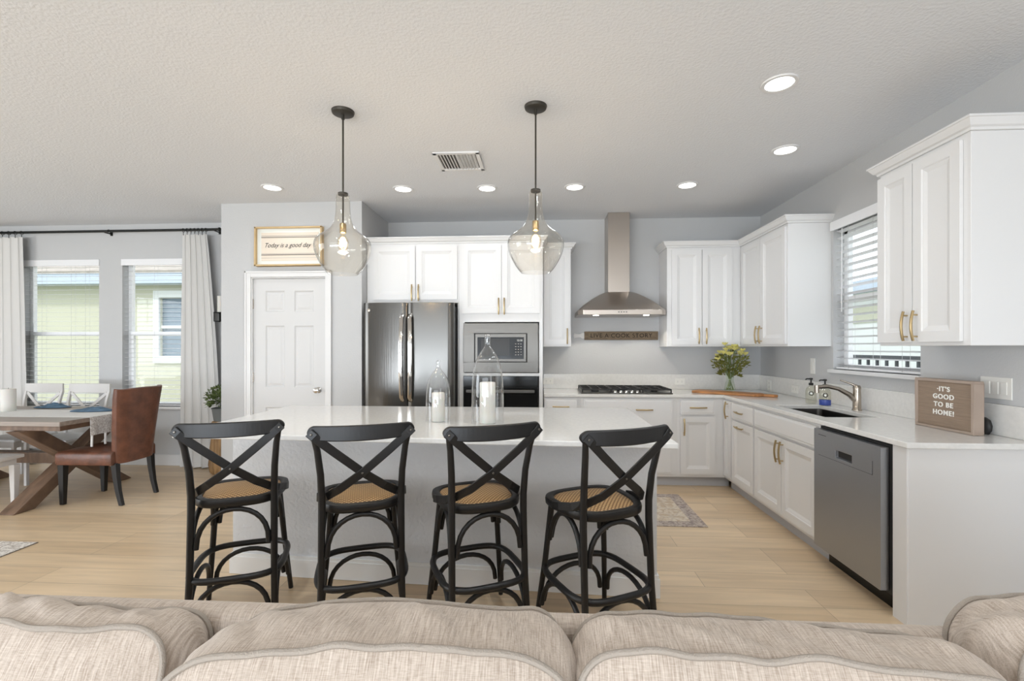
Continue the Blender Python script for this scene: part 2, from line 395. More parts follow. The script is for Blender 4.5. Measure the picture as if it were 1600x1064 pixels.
baseb('baseboard_pantry_left', PX0, DX0-.07, PY-.014, PY, .13)
baseb('baseboard_pantry_right', DX1+.07, PX1, PY-.014, PY, .13)
baseb('baseboard_pantry_side', PX0-.014, PX0, PY-.014, WY-.014, .13)
baseb('baseboard_right', RX-.014, RX, NY, 2.42, .13)
# rear sliding doors and left window frames (behind the camera)
mb = MB()
for x in (-5.5, -3.85, -2.2, -.55, 1.05): mb.box(x, x+.05, NY-.1, NY-.05, .02, 2.45)
mb.box(-5.5, 1.1, NY-.1, NY-.05, 2.40, 2.45).box(-5.5, 1.1, NY-.1, NY-.05, .02, .08)
struct(mb.build('door_2', M_vinyl))

# ceiling: downlights, vent
def downlight(x, y, label, first=[None]):
    if first[0] is None:
        t = thing('recessed_downlight', label, 'ceiling light', (x, y, CH), 0, 'recessed ceiling lights')
        MB().lathe([(.072, -.006), (.078, -.009), (.092, -.007), (.095, 0)], seg=32).build('trim_ring', M_trim, t, True)
        MB().lathe([(.0005, -.004), (.073, -.004)], seg=32).build('lens', M_can, t)
        first[0] = t
    else: t = dup(first[0], (x, y, CH), 0, label)
    light('downlight_or_fill_beam', 'SPOT', (x, y, CH-.02), (0, 0, 0), 10, (.92, .96, 1), .06, spot_size=R(150), spot_blend=.8)
    return t
for x, y, lb in [(-2.428, 4.12, 'round recessed downlight over the six-panel pantry door'), (-1.255, 4.229, 'round recessed downlight in front of the cabinet over the fridge'),
                 (-.488, 4.258, 'round recessed downlight above the microwave, just left of the right pendant'), (.306, 4.273, 'round recessed downlight just right of the right pendant, left of the steel chimney'),
                 (1.305, 4.284, 'round recessed downlight right of the hood chimney, above the vase corner'), (1.789, 3.565, 'round recessed downlight above the sink window, beyond the biggest one'),
                 (1.307, 2.665, 'biggest and nearest round recessed downlight at upper right')]:
    downlight(x, y, lb)
t = thing('ceiling_vent', 'white slatted square air vent in the ceiling between the pendants', 'vent', (-.63, 3.62, CH))
mb = MB(); h = .175
for a in ((-h, h, -h, -h+.03), (-h, h, h-.03, h), (-h, -h+.03, -h, h), (h-.03, h, -h, h)): mb.box(a[0], a[1], a[2], a[3], -.014, 0)
mb.build('frame', M_trim, t, bevel=.003)
mb = MB()
for i in range(12):
    x = -h+.045+i*.0235; s = .010 if i < 6 else -.010
    mb.loft([[(x+s, y, -.014), (x+s+.002, y, -.014), (x-s*.4+.002, y, -.001), (x-s*.4, y, -.001)] for y in (-h+.03, h-.03)])
mb.build('louvres', M_trim, t)
MB().box(-h+.03, h-.03, -h+.03, h-.03, -.0008, 0).build('duct_shade_sheet', mat('duct_dark', srgb(110, 106, 102), .8), t)  # flat dark sheet painting the shade behind the louvres

# ------------------------------------------------------------------ windows
def window(name, xs, zs, y0, axis='x', glassm=M_glass, sill=True, flip=1):
    """vinyl single-hung window with frame; built facing -y at wall y; returned struct"""
    x0, x1 = xs; z0, z1 = zs; zm = (z0+z1)/2-.01
    mb = MB(); f = .045; ya, yb = .085, .13
    mb.box(x0, x0+f, ya, yb, z0, z1).box(x1-f, x1, ya, yb, z0, z1).box(x0, x1, ya, yb, z1-f, z1).box(x0, x1, ya, yb, z0, z0+.022)
    mb.box(x0+f, x1-f, ya-.02, yb, zm-.025, zm+.025)
    mb.box(x0+f, x0+f+.03, ya-.015, ya+.02, z0+f, zm).box(x1-f-.03, x1-f, ya-.015, ya+.02, z0+f, zm).box(x0+f, x1-f, ya-.015, ya+.02, z0+.022, z0+.044)
    o = mb.build(name, M_vinyl, bevel=.003); struct(o)
    g = MB().box(x0+f, x1-f, yb-.03, yb-.026, z0+f, z1-f).build('glass_pane', glassm, o)
    if sill: MB().box(x0-.03, x1+.03, -.035, ya, z0-.03, z0).build('window_sill', M_trim, o, bevel=.005)
    return o
def blind(label, w, z0, z1, n, tilt, cords, wand=.13, group=None):
    t = thing('window_blind', label, 'blind', group=group)
    MB().box(-w/2-.012, w/2+.012, -.012, .006, z1-.075, z1).box(-w/2-.012, -w/2, 0, .05, z1-.07, z1).box(w/2, w/2+.012, 0, .05, z1-.07, z1).build('valance', M_blind, t, bevel=.004)
    mb = MB()
    for i in range(n):
        z = z0+.035+(z1-.085-z0-.035)*i/(n-1); a = tilt; d = .025
        mb.loft([[(x, .04-d*cos(a), z+d*sin(a)*-1), (x, .04, z+.003), (x, .04+d*cos(a), z+d*sin(a)), (x, .04, z+.0005)] for x in (-w/2+.004, w/2-.004)])
    mb.build('slats', M_blind, t)
    MB().box(-w/2+.003, w/2-.003, .018, .062, z0+.004, z0+.022).build('bottom_rail', M_blind, t, bevel=.003)
    mb = MB()
    for cx in cords:
        for y in (.014, .066): mb.tube([(cx, y, z0+.01), (cx, y, z1-.05)], .0012, 5)
    mb.build('ladder_cords', M_cord, t)
    MB().tube([(-w/2+wand, .006, z1-.06), (-w/2+wand, .003, z1-.75)], .004, 6).build('tilt_wand', M_blind, t)
    return t
for i, (a, b, c, d) in enumerate(WIN):
    o = window('window_%d' % (i+1), (a, b), (c, d), 0); o.location = (0, WY, 0)
    bl = blind('white slatted blind on the %s' % ('left dining window, behind the white chairs' if i == 0 else 'right dining window, above the brown leather chair'), b-a-.01, c, d, 31, R(4), (-.25, .12, .3) if i == 0 else (-.1, .25), group='white blinds in the dining windows')
    bl.location = ((a+b)/2, WY+.0, 0)
o = window('window_3', (-.45, .45), (1.20, 2.36), 0); o.rotation_euler = (0, 0, R(-90)); o.location = (RX, 3.62, 0)
bl = blind('white slatted blind with valance on the kitchen window over the sink', .89, 1.20, 2.42, 20, R(-14), (-.28, 0, .28), .1)
bl.rotation_euler = (0, 0, R(-90)); bl.location = (RX-.002, 3.62, 0)
for ch in bl.children:
    if ch.name.startswith('valance'): ch.location.y = -.012

# outdoors: neighbour house beyond the dining windows, house and fence beyond the kitchen window
struct(MB().box(-40, 40, -30, 40, -.35, -.12).build('ground', M_grass))
t = thing('neighbour_house', 'pale yellow stucco house seen through the dining windows', 'house', (-8, 9.0, -.12))
wx0, wx1, wz0, wz1 = .37, 1.40, 1.33, 2.50
t2 = MB()
for a in ((-9, wx0, 0, 2.75), (wx1, 8, 0, 2.75), (wx0, wx1, 0, wz0), (wx0, wx1, wz1, 2.75)): t2.box(a[0], a[1], 0, .25, a[2], a[3])
t2.build('house_wall', M_stucco, t)
MB().box(-9, 8, -.32, .1, 2.75, 2.95).build('fascia', M_fascia, t)
MB().loft([[(x, -.34, 2.95), (x, -.34, 3.0), (x, 4, 4.8), (x, 4, 4.7)] for x in (-9, 8)]).build('roof', M_roof, t)
w = MB().box(wx0-.12, wx1+.12, -.04, .0, wz0-.14, wz0).box(wx0-.12, wx1+.12, -.04, 0, wz1, wz1+.14).box(wx0-.12, wx0, -.04, 0, wz0, wz1).box(wx1, wx1+.12, -.04, 0, wz0, wz1).box(wx0, wx1, .02, .06, (wz0+wz1)/2-.03, (wz0+wz1)/2+.03).build('window_surround', M_stuccow, t)
MB().box(wx0, wx1, .06, .09, wz0, wz1).build('pane', M_exwin, w)
t = thing('neighbour_house', 'white and yellow stucco house seen through the kitchen window', 'house', (6.5, 4, -.12))
MB().box(0, .3, -8, 12, 0, 2.6).build('house_wall', M_stuccow, t)
MB().box(-.03, 0, 3.2, 9, 2.0, 2.35).build('wall_band', M_stucco, t)
MB().box(-.35, .3, -8, 12, 2.6, 2.8).build('fascia', M_fascia, t)
t = thing('garden_fence', 'black metal fence beyond the kitchen window', 'fence', (3.9, 0, -.12))
MB().box(-.02, .02, 1, 10, 1.37, 1.41).box(-.02, .02, 1, 10, .15, .19).build('rail', M_fence, t)
mb = MB()
for i in range(60): mb.box(-.012, .012, 1.05+i*.15, 1.075+i*.15, 0, 1.37)
mb.build('pickets', M_fence, t)

# ------------------------------------------------------------------ pantry door
t = struct(MB().panels(DX0+.012, DX1-.012, .01, DZ-.015, PY+.02, PY+.058,
    [(DX0+.135, DX0+.335, zz0, zz1) for zz0, zz1 in ((.20, .78), (.98, 1.60), (1.74, 1.95))]+[(DX1-.335, DX1-.135, zz0, zz1) for zz0, zz1 in ((.20, .78), (.98, 1.60), (1.74, 1.95))],
    [(0, 0), (.012, .010), (.020, .010), (.042, .003)]).build('door_1', M_door))
kn = MB()
kn.lathe([(.0005, 0), (.028, 0), (.030, .004), (.014, .012), (.010, .03), (.012, .036), (.024, .042), (.029, .052), (.026, .064), (.012, .070), (.0005, .071)], seg=20)
kn.xf(Matrix.Translation((DX1-.085, PY+.02, .955)) @ Matrix.Rotation(R(90), 4, 'X')); kn.build('door_knob', M_chrome, t, True)
for z in (.28, 1.08, 1.82):
    MB().box(DX0+.0, DX0+.014, PY+.008, PY+.022, z-.05, z+.05).build('hinge', M_nickel, t, bevel=.002)
mb = MB()
for x0, x1, z0, z1 in ((DX0-.06, DX0, 0, DZ+.06), (DX1, DX1+.06, 0, DZ+.06), (DX0, DX1, DZ, DZ+.06)):
    mb.box(x0, x1, PY-.014, PY, z0, z1)
for x0, x1, z0, z1 in ((DX0-.06, DX0-.042, 0, DZ+.06), (DX1+.042, DX1+.06, 0, DZ+.06), (DX0-.06, DX1+.06, DZ+.042, DZ+.06)):
    mb.box(x0, x1, PY-.021, PY-.012, z0, z1)
mb.box(DX0, DX0+.01, PY, PY+.12, 0, DZ).box(DX1-.01, DX1, PY, PY+.12, 0, DZ).box(DX0, DX1, PY, PY+.12, DZ-.012, DZ)
struct(mb.build('trim_1', M_trim, bevel=.004))
# framed print
t = thing('framed_print', 'framed Today is a good day print in pale oak above the pantry door', 'picture', (-2.50, PY-.001, 2.385))
mb = MB(); a, b = .345, .195
for q in ((-a, a, b-.016, b), (-a, a, -b, -b+.016), (-a, -a+.016, -b, b), (a-.016, a, -b, b)): mb.box(q[0], q[1], -.05, 0, q[2], q[3])
mb.build('frame', M_oak, t, bevel=.002)
MB().box(-a+.012, a-.012, -.02, -.005, -b+.012, b-.012).build('mount', M_mount, t)
p = MB().box(-a+.06, a-.045, -.024, -.02, -b+.055, b-.055).build('print', M_paper, t)
mb = MB()
for z, hh in ((.112, .006), (.128, .002), (-.062, .007), (-.050, .002)): mb.box(-a+.06, a-.045, -.0255, -.0243, z-hh/2-.02, z+hh/2-.02)
mb.build('dark_stripe', M_ink, p)
mb = MB()
for z, hh in ((.10, .003), (-.078, .004), (-.112, .003)): mb.box(-a+.06, a-.045, -.0252, -.0243, z-hh/2, z+hh/2)
mb.build('pale_stripe', M_inkl, p)
text('Today is a good day', .064, M_iron, p, (-.02, -.0262, .012), shear=.45, name='script_lettering', extrude=.0003, sx=.92)

# ------------------------------------------------------------------ cabinets
DPROF = [(0, 0), (.003, .005), (.009, .006), (.026, .013), (.029, .0135)]
def pull(parent, x, z, vert, y=-.02, L=.165):
    mb = MB(); n = 8; h = L/2
    pts = [((0, y-.022-.012*(1-(2*i/n-1)**2), (2*i/n-1)*h)) for i in range(n+1)]
    ps = [(0, y+.001, s*h*.72) for s in (-1, 1)]
    if not vert:
        pts = [(p[2], p[1], 0) for p in pts]; ps = [(p[2], p[1], 0) for p in ps]
    mb.tube([(x+p[0], p[1], z+p[2]) for p in pts], .0072, 8)
    for p in ps: mb.tube([(x+p[0], p[1], z+p[2]), (x+p[0], p[1]-.030, z+p[2])], .0045, 8)
    return mb.build('handle', M_brass, parent, True)
def cdoor(root, x0, x1, z0, z1, handle=None, rail=.058, name='door'):
    d = MB().panels(x0, x1, z0, z1, -.02, -.0005, [(x0+rail, x1-rail, z0+rail, z1-rail)] if x1-x0 > .16 else [(x0+.04, x1-.04, z0+rail, z1-rail)], DPROF).build(name, M_white, root, bevel=.003)
    if handle: pull(d, *handle)
    return d
def drawer(root, x0, x1, z0, z1, handle=None, name='drawer'):
    d = MB().panels(x0, x1, z0, z1, -.02, -.0005, [(x0+.012, x1-.012, z0+.012, z1-.012)], [(0, 0), (.008, -.003), (.010, -.003)]).build(name, M_white, root, bevel=.003)
    if handle: pull(d, *handle)
    return d
def crown(mb, path, z0, z1, out):
    """crown moulding along polyline of (x,y) points with outward normals by mitre; path open"""
    prof = [(0, z0), (.012, z0), (.014, z0+.012), (.026, z0+.018), (.036, z0+.034), (.044, z1-.012), (.05, z1-.010), (.05, z1), (0, z1)]
    pts = [Vector(p) for p in path]; rings = []
    for i, p in enumerate(pts):
        ns = []
        if i > 0: t_ = (pts[i]-pts[i-1]).normalized(); ns.append(Vector((t_.y, -t_.x)))
        if i < len(pts)-1: t_ = (pts[i+1]-pts[i]).normalized(); ns.append(Vector((t_.y, -t_.x)))
        n_ = sum(ns, Vector((0, 0))); n_ = n_/n_.length_squared*len(ns) if len(ns) > 1 else ns[0]
        if len(ns) > 1: n_ = (ns[0]+ns[1])/(1+ns[0].dot(ns[1]))
        rings.append([(p.x+n_.x*o*out, p.y+n_.y*o*out, z) for o, z in prof])
    mb.loft(rings)
UZ0, UZ1 = 1.39, 2.49
# --- tall unit over the fridge
TY = 4.69
t = thing('fridge_cabinet', 'white two-door cabinet bridging over the steel fridge', 'cabinet', (-1.765, TY, 0))
w = .945
MB().box(.0, .022, .02, .675, 0, 1.83).box(w-.018, w, .02, .675, 0, 1.83).box(.0, w, 0.0, .675, 1.83, 2.43).build('body', M_white, t)
cdoor(t, .068, .500, 1.862, 2.405, (.472, 1.93, True)); cdoor(t, .512, .928, 1.862, 2.405, (.54, 1.93, True))
mb = MB(); crown(mb, [(-.0, 0.0), (w, 0.0)], 2.43, UZ1, 1); mb.build('crown_moulding', M_white, t)
# --- tall oven unit
t = thing('oven_cabinet', 'tall white cabinet holding the microwave and the wall oven', 'cabinet', (-.82, TY, 0))
w = .84
MB().box(0, .055, 0, .675, .1, 2.43).box(w-.035, w, 0, .675, .1, 2.43).box(.055, w-.035, 0, .675, 1.635, 2.43).box(.055, w-.035, 0, .675, 1.095, 1.125).box(.055, w-.035, 0, .675, .1, .43).box(.055, w-.035, .6, .675, .43, 1.64).build('body', M_white, t, bevel=.002)
MB().box(.0, w, .075, .675, 0, .1).build('toe_kick', M_toe, t)
cdoor(t, .035, .428, 1.722, 2.405, (.402, 1.79, True)); cdoor(t, .432, .812, 1.722, 2.405, (.458, 1.79, True))
drawer(t, .035, .812, .14, .40, (.42, .33, False))
mb = MB(); crown(mb, [(0, 0), (w, 0), (w, .33)], 2.43, UZ1, 1); mb.build('crown_moulding', M_white, t)
# microwave with trim kit
t = thing('microwave', 'built-in steel and black glass microwave with wide trim', 'microwave', (-.40, TY, 1.378))
a, b = .374, .247
mb = MB().box(-a, a, -.012, .0, b-.10, b).box(-a, a, -.012, 0, -b, -b+.10)
mb.box(-a, -a+.11, -.012, 0, -b+.10, b-.10).box(a-.11, a, -.012, 0, -b+.10, b-.10)
mb.build('trim_kit', M_steelh, t, bevel=.003)
MB().box(-a+.11, a-.11, -.006, .35, -b+.10, b-.10).build('casing', M_iron, t)
f = MB().box(-.256, .256, -.02, -.0065, -.14, .14).build('front_frame', M_steelh, t, bevel=.003)
g = MB().box(-.232, .232, -.024, -.0205, -.112, .105).build('glass_front', M_blackgl, t, bevel=.002)
MB().box(-.195, .09, -.0255, -.0243, -.078, .09).build('viewing_window', M_mwglass, g)
text('12:30', .026, M_letters, g, (.19, -.0252, .072), name='clock_digits', extrude=.0002)
mb = MB()
for i in range(3):
    for j in range(5): mb.box(.145+i*.026, .158+i*.026, -.0252, -.0243, .035-j*.027, .041-j*.027)
mb.build('keypad', M_inkl, g)
# wall oven
t = thing('wall_oven', 'black glass wall oven with long steel handle below the microwave', 'oven', (-.40, TY, .76))
MB().box(-.374, .374, -.018, .55, -.325, .335).build('oven_body', M_blackgl, t, bevel=.003)
MB().box(-.372, .372, -.024, -.0185, .235, .333).build('control_panel', M_blackgl, t, bevel=.002)
MB().box(-.372, .372, -.032, -.0185, -.32, .228).build('oven_door', M_blackgl, t, bevel=.003)
mb = MB().box(-.34, .34, -.078, -.062, .172, .205).box(-.31, -.29, -.064, -.032, .18, .197).box(.29, .31, -.064, -.032, .18, .197)
mb.build('handle', M_steelh, t, bevel=.004)
# --- fridge
t = thing('refrigerator', 'stainless steel french-door refrigerator between the pantry wall and the microwave', 'fridge', (-1.288, TY, 0))
fw = .445
MB().box(-fw+.005, fw-.005, -.12, .60, .02, 1.79).build('body', M_iron, t, bevel=.005)
def fdoor(x0, x1, z0, z1, name):
    n = 14; out = []
    for i in range(n+1):
        x = x0+(x1-x0)*i/n; u = (2*x/(2*fw)); e = min(x-x0, x1-x)/.02
        y = -.19-.028*(1-u*u)-.0+.018*(1-min(1, e))**2
        out.append((x, y))
    poly = out+[(x1, -.125), (x0, -.125)]
    return MB().prism(poly, z0, z1, 'z').build(name, M_steel, t, True)
L = fdoor(-fw, -.004, .72, 1.815, 'door'); Rr = fdoor(.004, fw, .72, 1.815, 'door'); D = fdoor(-fw, fw, .08, .71, 'freezer_drawer')
for dd, x, s in ((L, -.045, -1), (Rr, .035, 1)):
    pts = [(x, -.215, 1.70), (x-s*.0, -.262, 1.66), (x+s*.006, -.272, 1.4), (x+s*.006, -.272, 1.15), (x, -.262, .90), (x, -.215, .86)]
    MB().tube(pts, .013, 8, flat=(.009, .02)).build('handle', M_chrome, dd, True)
MB().tube([(-.36, -.20, .64), (-.34, -.27, .64), (.34, -.27, .64), (.36, -.20, .64)], .013, 8).build('handle', M_chrome, D, True)
e = MB().lathe([(.0005, 0), (.014, 0), (.014, .002), (.0005, .003)], seg=20); e.xf(Matrix.Translation((-fw+.06, -.201, 1.745)) @ Matrix.Rotation(R(90), 4, 'X')); e.build('round_badge', M_nickel, L, True)
# --- single-door upper right of the oven unit
t = thing('wall_cabinet', 'narrow single-door white wall cabinet left of the steel hood', 'cabinet', (.02, 5.04, 0))
w = .30
MB().box(0, w, 0, .33, UZ0, 2.43).build('body', M_white, t, bevel=.002)
cdoor(t, .012, w-.012, UZ0+.02, 2.405, (w-.04, 1.50, True))
mb = MB(); crown(mb, [(.0, 0), (w, 0), (w, .33)], 2.43, UZ1, 1); mb.build('crown_moulding', M_white, t)
# --- uppers right of hood: back wall
t = thing('wall_cabinet', 'white two-door wall cabinet right of the steel hood, above the vase', 'cabinet', (1.325, 5.04, 0))
w = 2.08-1.325
MB().box(0, w, 0, .33, UZ0, 2.43).build('body', M_white, t, bevel=.002)
cdoor(t, .045, .352, UZ0+.02, 2.405, (.352-.035, 1.50, True)); cdoor(t, .358, .66, UZ0+.02, 2.405, (.358+.035, 1.50, True))
mb = MB(); crown(mb, [(0, .33), (0, 0), (w, 0)], 2.43, UZ1, 1); mb.build('crown_moulding', M_white, t)
# right wall far upper
t = thing('wall_cabinet', 'white two-door wall cabinet on the window wall, left of the kitchen window', 'cabinet', (2.08, 5.04, 0), R(-90))
w = 5.04-4.10
MB().box(0, w, 0, .35, UZ0, 2.43).build('body', M_white, t, bevel=.002)
cdoor(t, .05, .475, UZ0+.02, 2.405, (.475-.035, 1.50, True)); cdoor(t, .48, w-.015, UZ0+.02, 2.405, (.48+.035, 1.50, True))
mb = MB(); crown(mb, [(0, 0), (w, 0), (w, .35)], 2.43, UZ1, 1); mb.build('crown_moulding', M_white, t)
# right wall near upper
t = thing('wall_cabinet', 'large near white two-door wall cabinet above the letter board', 'cabinet', (2.08, 3.02, 0), R(-90))
w = 3.02-2.41
MB().box(0, w, 0, .35, UZ0, 2.43).build('body', M_white, t, bevel=.002)
cdoor(t, .004, .272, UZ0+.02, 2.405, (.272-.032, 1.50, True)); cdoor(t, .278, w-.04, UZ0+.02, 2.405, (.278+.032, 1.50, True))
mb = MB(); crown(mb, [(0, .35), (0, 0), (w, 0), (w, .35)], 2.43, UZ1, 1); mb.build('crown_moulding', M_white, t)
# --- base cabinets, back run
FY = 4.75
def base(label, x0, x1, fronts, rot=0, toe=True, end=0):
    if rot == 0: t = thing('base_cabinet', label, 'cabinet', (x0, FY, 0)); w = x1-x0
    else: t = thing('base_cabinet', label, 'cabinet', (1.81, x0, 0), R(-90)); w = x0-x1
    if 'sink' in label and 'wide' in label: MB().box(0, w, 0, .018, .10, .884).box(0, .015, .018, .61, .10, .884).box(w-.015, w, .018, .61, .10, .884).box(.015, w-.015, .018, .61, .10, .12).build('body', M_white, t)
    else: MB().box(0, w, 0, .61, .10, .884).build('body', M_white, t, bevel=.0015)
    MB().box(0, w+(.06 if 'corner, right' in label else 0), .06, .61, 0, .10).build('toe_kick', M_toe, t)
    for kind, *a in fronts:
        if kind == 'd': cdoor(t, *a)
        else: drawer(t, *a)
    return t
base('narrow white drawer cabinet left of the cooktop, beside the wall oven', .03, .40, [('w', .012, .335, .72, .865, (.17, .79, False)), ('d', .012, .335, .13, .70)])
base('wide white drawer cabinet below the gas cooktop', .40, 1.345, [('w', .03, .90, .13, .865, (.62, .765, False))])
base('white drawer-and-door cabinet in the corner, right of the cooktop cabinet', 1.345, 1.81, [('w', .03, .365, .72, .865, (.195, .79, False)), ('d', .03, .365, .13, .70, (.06, .60, True))])
base('very narrow white door cabinet at the inner corner of the base run', 4.75, 4.55, [('d', .01, .19, .13, .865, (.125, .78, True), .045)], 1)
base('white drawer cabinet with two horizontal pulls, left of the sink cabinet', 4.55, 4.08, [('w', .012, .455, .72, .865, (.20, .79, False)), ('d', .012, .455, .13, .70, (.20, .655, False))], 1)
base('wide white sink cabinet with two doors, left of the dishwasher', 4.08, 3.165, [('w', .012, .90, .72, .865), ('d', .012, .448, .13, .70, (.42, .60, True)), ('d', .454, .90, .13, .70, (.482, .60, True))], 1)
t = thing('dishwasher', 'stainless steel dishwasher with recessed handle, right of the sink cabinet', 'dishwasher', (1.81, 3.16, 0), R(-90))
MB().box(.0, .62, .0, .58, .10, .875).build('tub', M_iron, t)
MB().panels(.003, .600, .115, .862, -.045, -.002, [(.22, .37, .72, .765)], [(0, 0), (.003, .018)]).build('door', M_dw, t, bevel=.004)
MB().box(.222, .368, -.0285, -.0265, .722, .763).build('recess_dark_inset', M_iron, t)  # dark inset added as painted shade inside the handle recess
MB().box(.05, .54, -.0458, -.0452, .700, .7015).box(.5385, .54, -.0458, -.0452, .70, .775).build('panel_line', M_iron, t)
MB().box(.05, .13, -.0458, -.0452, .828, .831).build('name_mark', M_iron, t)
MB().box(0, .61, .05, .08, 0, .10).build('kick_plate', M_blackgl, t)
t = thing('end_panel', 'plain white end panel closing the base run beside the dishwasher', 'panel', (1.81, 2.44, 0))
MB().box(.002, .62, 0, .10, 0, .884).build('side_board', M_white, t, bevel=.003)
MB().box(-.002, .004, .004, .096, 0.0, .884).build('stile', M_white, t)
# --- worktop L with sink cut-out
SX0, SX1, SY0, SY1 = 1.90, 2.25, 3.27, 3.93
CE = 1.785; CF = 4.72
mb = MB(); H0, H1 = .886, .915
xs = [.03, CE, SX0, SX1, RX]; ys = [2.41, SY0, SY1, CF, BY]
def inside(x, y): return (y > CF or x > CE) and not (SX0 < x < SX1 and SY0 < y < SY1)
cells = {(i, j) for i in range(4) for j in range(4) if inside((xs[i]+xs[i+1])/2, (ys[j]+ys[j+1])/2)}
for i, j in cells:
    a, b, c, d = xs[i], xs[i+1], ys[j], ys[j+1]
    mb.poly([(a, c, H1), (b, c, H1), (b, d, H1), (a, d, H1)]); mb.poly([(a, c, H0), (a, d, H0), (b, d, H0), (b, c, H0)])
    for (di, dj), q in (((-1, 0), ((a, c), (a, d))), ((1, 0), ((b, c), (b, d))), ((0, -1), ((a, c), (b, c))), ((0, 1), ((a, d), (b, d)))):
        if (i+di, j+dj) not in cells: mb.poly([(*q[0], H0), (*q[1], H0), (*q[1], H1), (*q[0], H1)])
wt = mb.build('worktop', M_quartz, bevel=.004); tag(wt, 'white quartz worktop running round the corner under the window', 'worktop')
MB().box(.03, RX, BY-.02, BY-.0005, H1+.0005, 1.08).box(RX-.02, RX-.0005, 2.41, BY-.02, H1+.0005, 1.08).build('backsplash', M_quartz, wt, bevel=.002)
t = thing('sink', 'undermount stainless steel sink set into the right worktop', 'sink', ((SX0+SX1)/2, (SY0+SY1)/2, H0))
mb = MB(); a, b = (SX1-SX0)/2+.006, (SY1-SY0)/2+.006
def rr(a, b, r, z, n=5):
    o = []
    for cx, cy, s in ((a-r, b-r, 0), (-a+r, b-r, 1), (-a+r, -b+r, 2), (a-r, -b+r, 3)):
        for k in range(n+1): q = pi/2*(s+k/n); o.append((cx+r*cos(q), cy+r*sin(q), z))
    return o
mb.loft([rr(a+.012, b+.012, .03, -.001), rr(a-.004, b-.004, .04, -.001), rr(a-.008, b-.008, .05, -.17), rr(a-.04, b-.04, .06, -.195), rr(.03, .03, .02, -.2)], cap=False)
mb.poly(rr(.03, .03, .02, -.2)); o = mb.build('basin', M_steelh, t, True)
# faucet
t = thing('faucet', 'brushed nickel single-lever kitchen faucet behind the sink', 'faucet', (2.335, 3.63, H1), R(8))
MB().lathe([(.0005, 0), (.032, 0), (.032, .006), (.027, .012), (.026, .10), (.024, .15), (.026, .17), (.020, .185), (.0005, .188)], seg=20).build('body', M_nickel, t, True)
MB().tube([(-.01, 0, .07), (-.05, .01, .115), (-.12, .03, .158), (-.19, .05, .175), (-.25, .065, .170), (-.262, .068, .168)], [.019, .018, .016, .015, .015, .014], 12).build('spout', M_nickel, t, True)
MB().tube([(-.262, .068, .182), (-.262, .068, .125)], .017, 14).build('spray_head', M_nickel, t, True)
MB().tube([(0, 0, .178), (-.03, .02, .195), (-.09, .05, .222)], [.012, .008, .006], 10).build('lever', M_nickel, t, True)

# --- hood
t = thing('range_hood', 'stainless steel chimney range hood above the gas cooktop', 'range hood', (.835, BY, 0))
cw = .115
MB().box(-cw, cw, -.27, -.002, 1.96, CH-.002).build('chimney', M_hood, t, bevel=.004)
mb = MB(); n = 10; rings = []
for i in range(n+1):
    s = i/n; e = s**1.12
    hw = .45+(cw+.012-.45)*e; yf = -.50+(-.275+.50)*(s**1.5 if 0 else e); z = 1.765+(1.975-1.765)*(1-(1-s)**1.25)
    rings.append([(-hw, -.003, z), (-hw, yf+.06*(1-s), z), (-hw+.05*(1-s), yf, z), (hw-.05*(1-s), yf, z), (hw, yf+.06*(1-s), z), (hw, -.003, z)])
mb.loft(rings); mb.build('canopy', M_hood, t, True)
MB().prism([(-.45, -.003), (-.45, -.44), (-.40, -.50), (.40, -.50), (.45, -.44), (.45, -.003)], 1.718, 1.768, 'z').build('rim', M_hood, t, bevel=.003)
mb = MB()
for i in range(4): mb.box(-.045+i*.026, -.032+i*.026, -.505, -.4995, 1.74, 1.748)
mb.build('control_buttons', M_iron, t)
for s in (-.26, .26):
    l_ = MB().lathe([(.0005, -.002), (.03, -.002), (.033, .004)], (s, -.40, 1.716), 16).build('lamp_lens', M_hoodl, t)
light('hood_lamp_left', 'SPOT', (.575, BY-.40, 1.70), (0, 0, 0), 5, (1, .92, .8), .03, spot_size=R(120))
light('hood_lamp_right', 'SPOT', (1.095, BY-.40, 1.70), (0, 0, 0), 5, (1, .92, .8), .03, spot_size=R(120))
# --- cooktop
t = thing('gas_cooktop', 'five-burner steel gas cooktop with black cast iron grates', 'cooktop', (.86, 5.03, H1))
MB().box(-.455, .455, -.265, .255, .0005, .012).build('steel_tray', M_steelh, t, bevel=.005)
for gx, gw in ((-.30, .14), (0, .14), (.30, .14)):
    mb = MB()
    for x in (-gw, -gw*.33, gw*.33, gw): mb.box(gx+x-.006, gx+x+.006, -.20 if gx == 0 else -.245, .24, .035, .05)
    for y in (-.20 if gx == 0 else -.245, -.06, .08, .235): mb.box(gx-gw, gx+gw, y-.006, y+.006, .035, .05)
    for x in (-gw, gw):
        for y in ((-.20 if gx == 0 else -.24), .235): mb.box(gx+x-.006, gx+x+.006, y-.006, y+.006, .011, .04)
    mb.build('grate', M_iron, t, bevel=.002)
for x, y, r in ((-.30, -.12, .04), (-.30, .13, .035), (0, .03, .055), (.30, -.12, .035), (.30, .13, .04)):
    MB().lathe([(.0005, .03), (r*.8, .03), (r, .026), (r, .012)], (x, y, 0), 18).build('burner', M_iron, t, True)
for i in range(5):
    MB().lathe([(.0005, .034), (.015, .034), (.018, .03), (.019, .012)], (-.11+i*.055, -.236, 0), 14).build('knob', M_chrome, t, True)
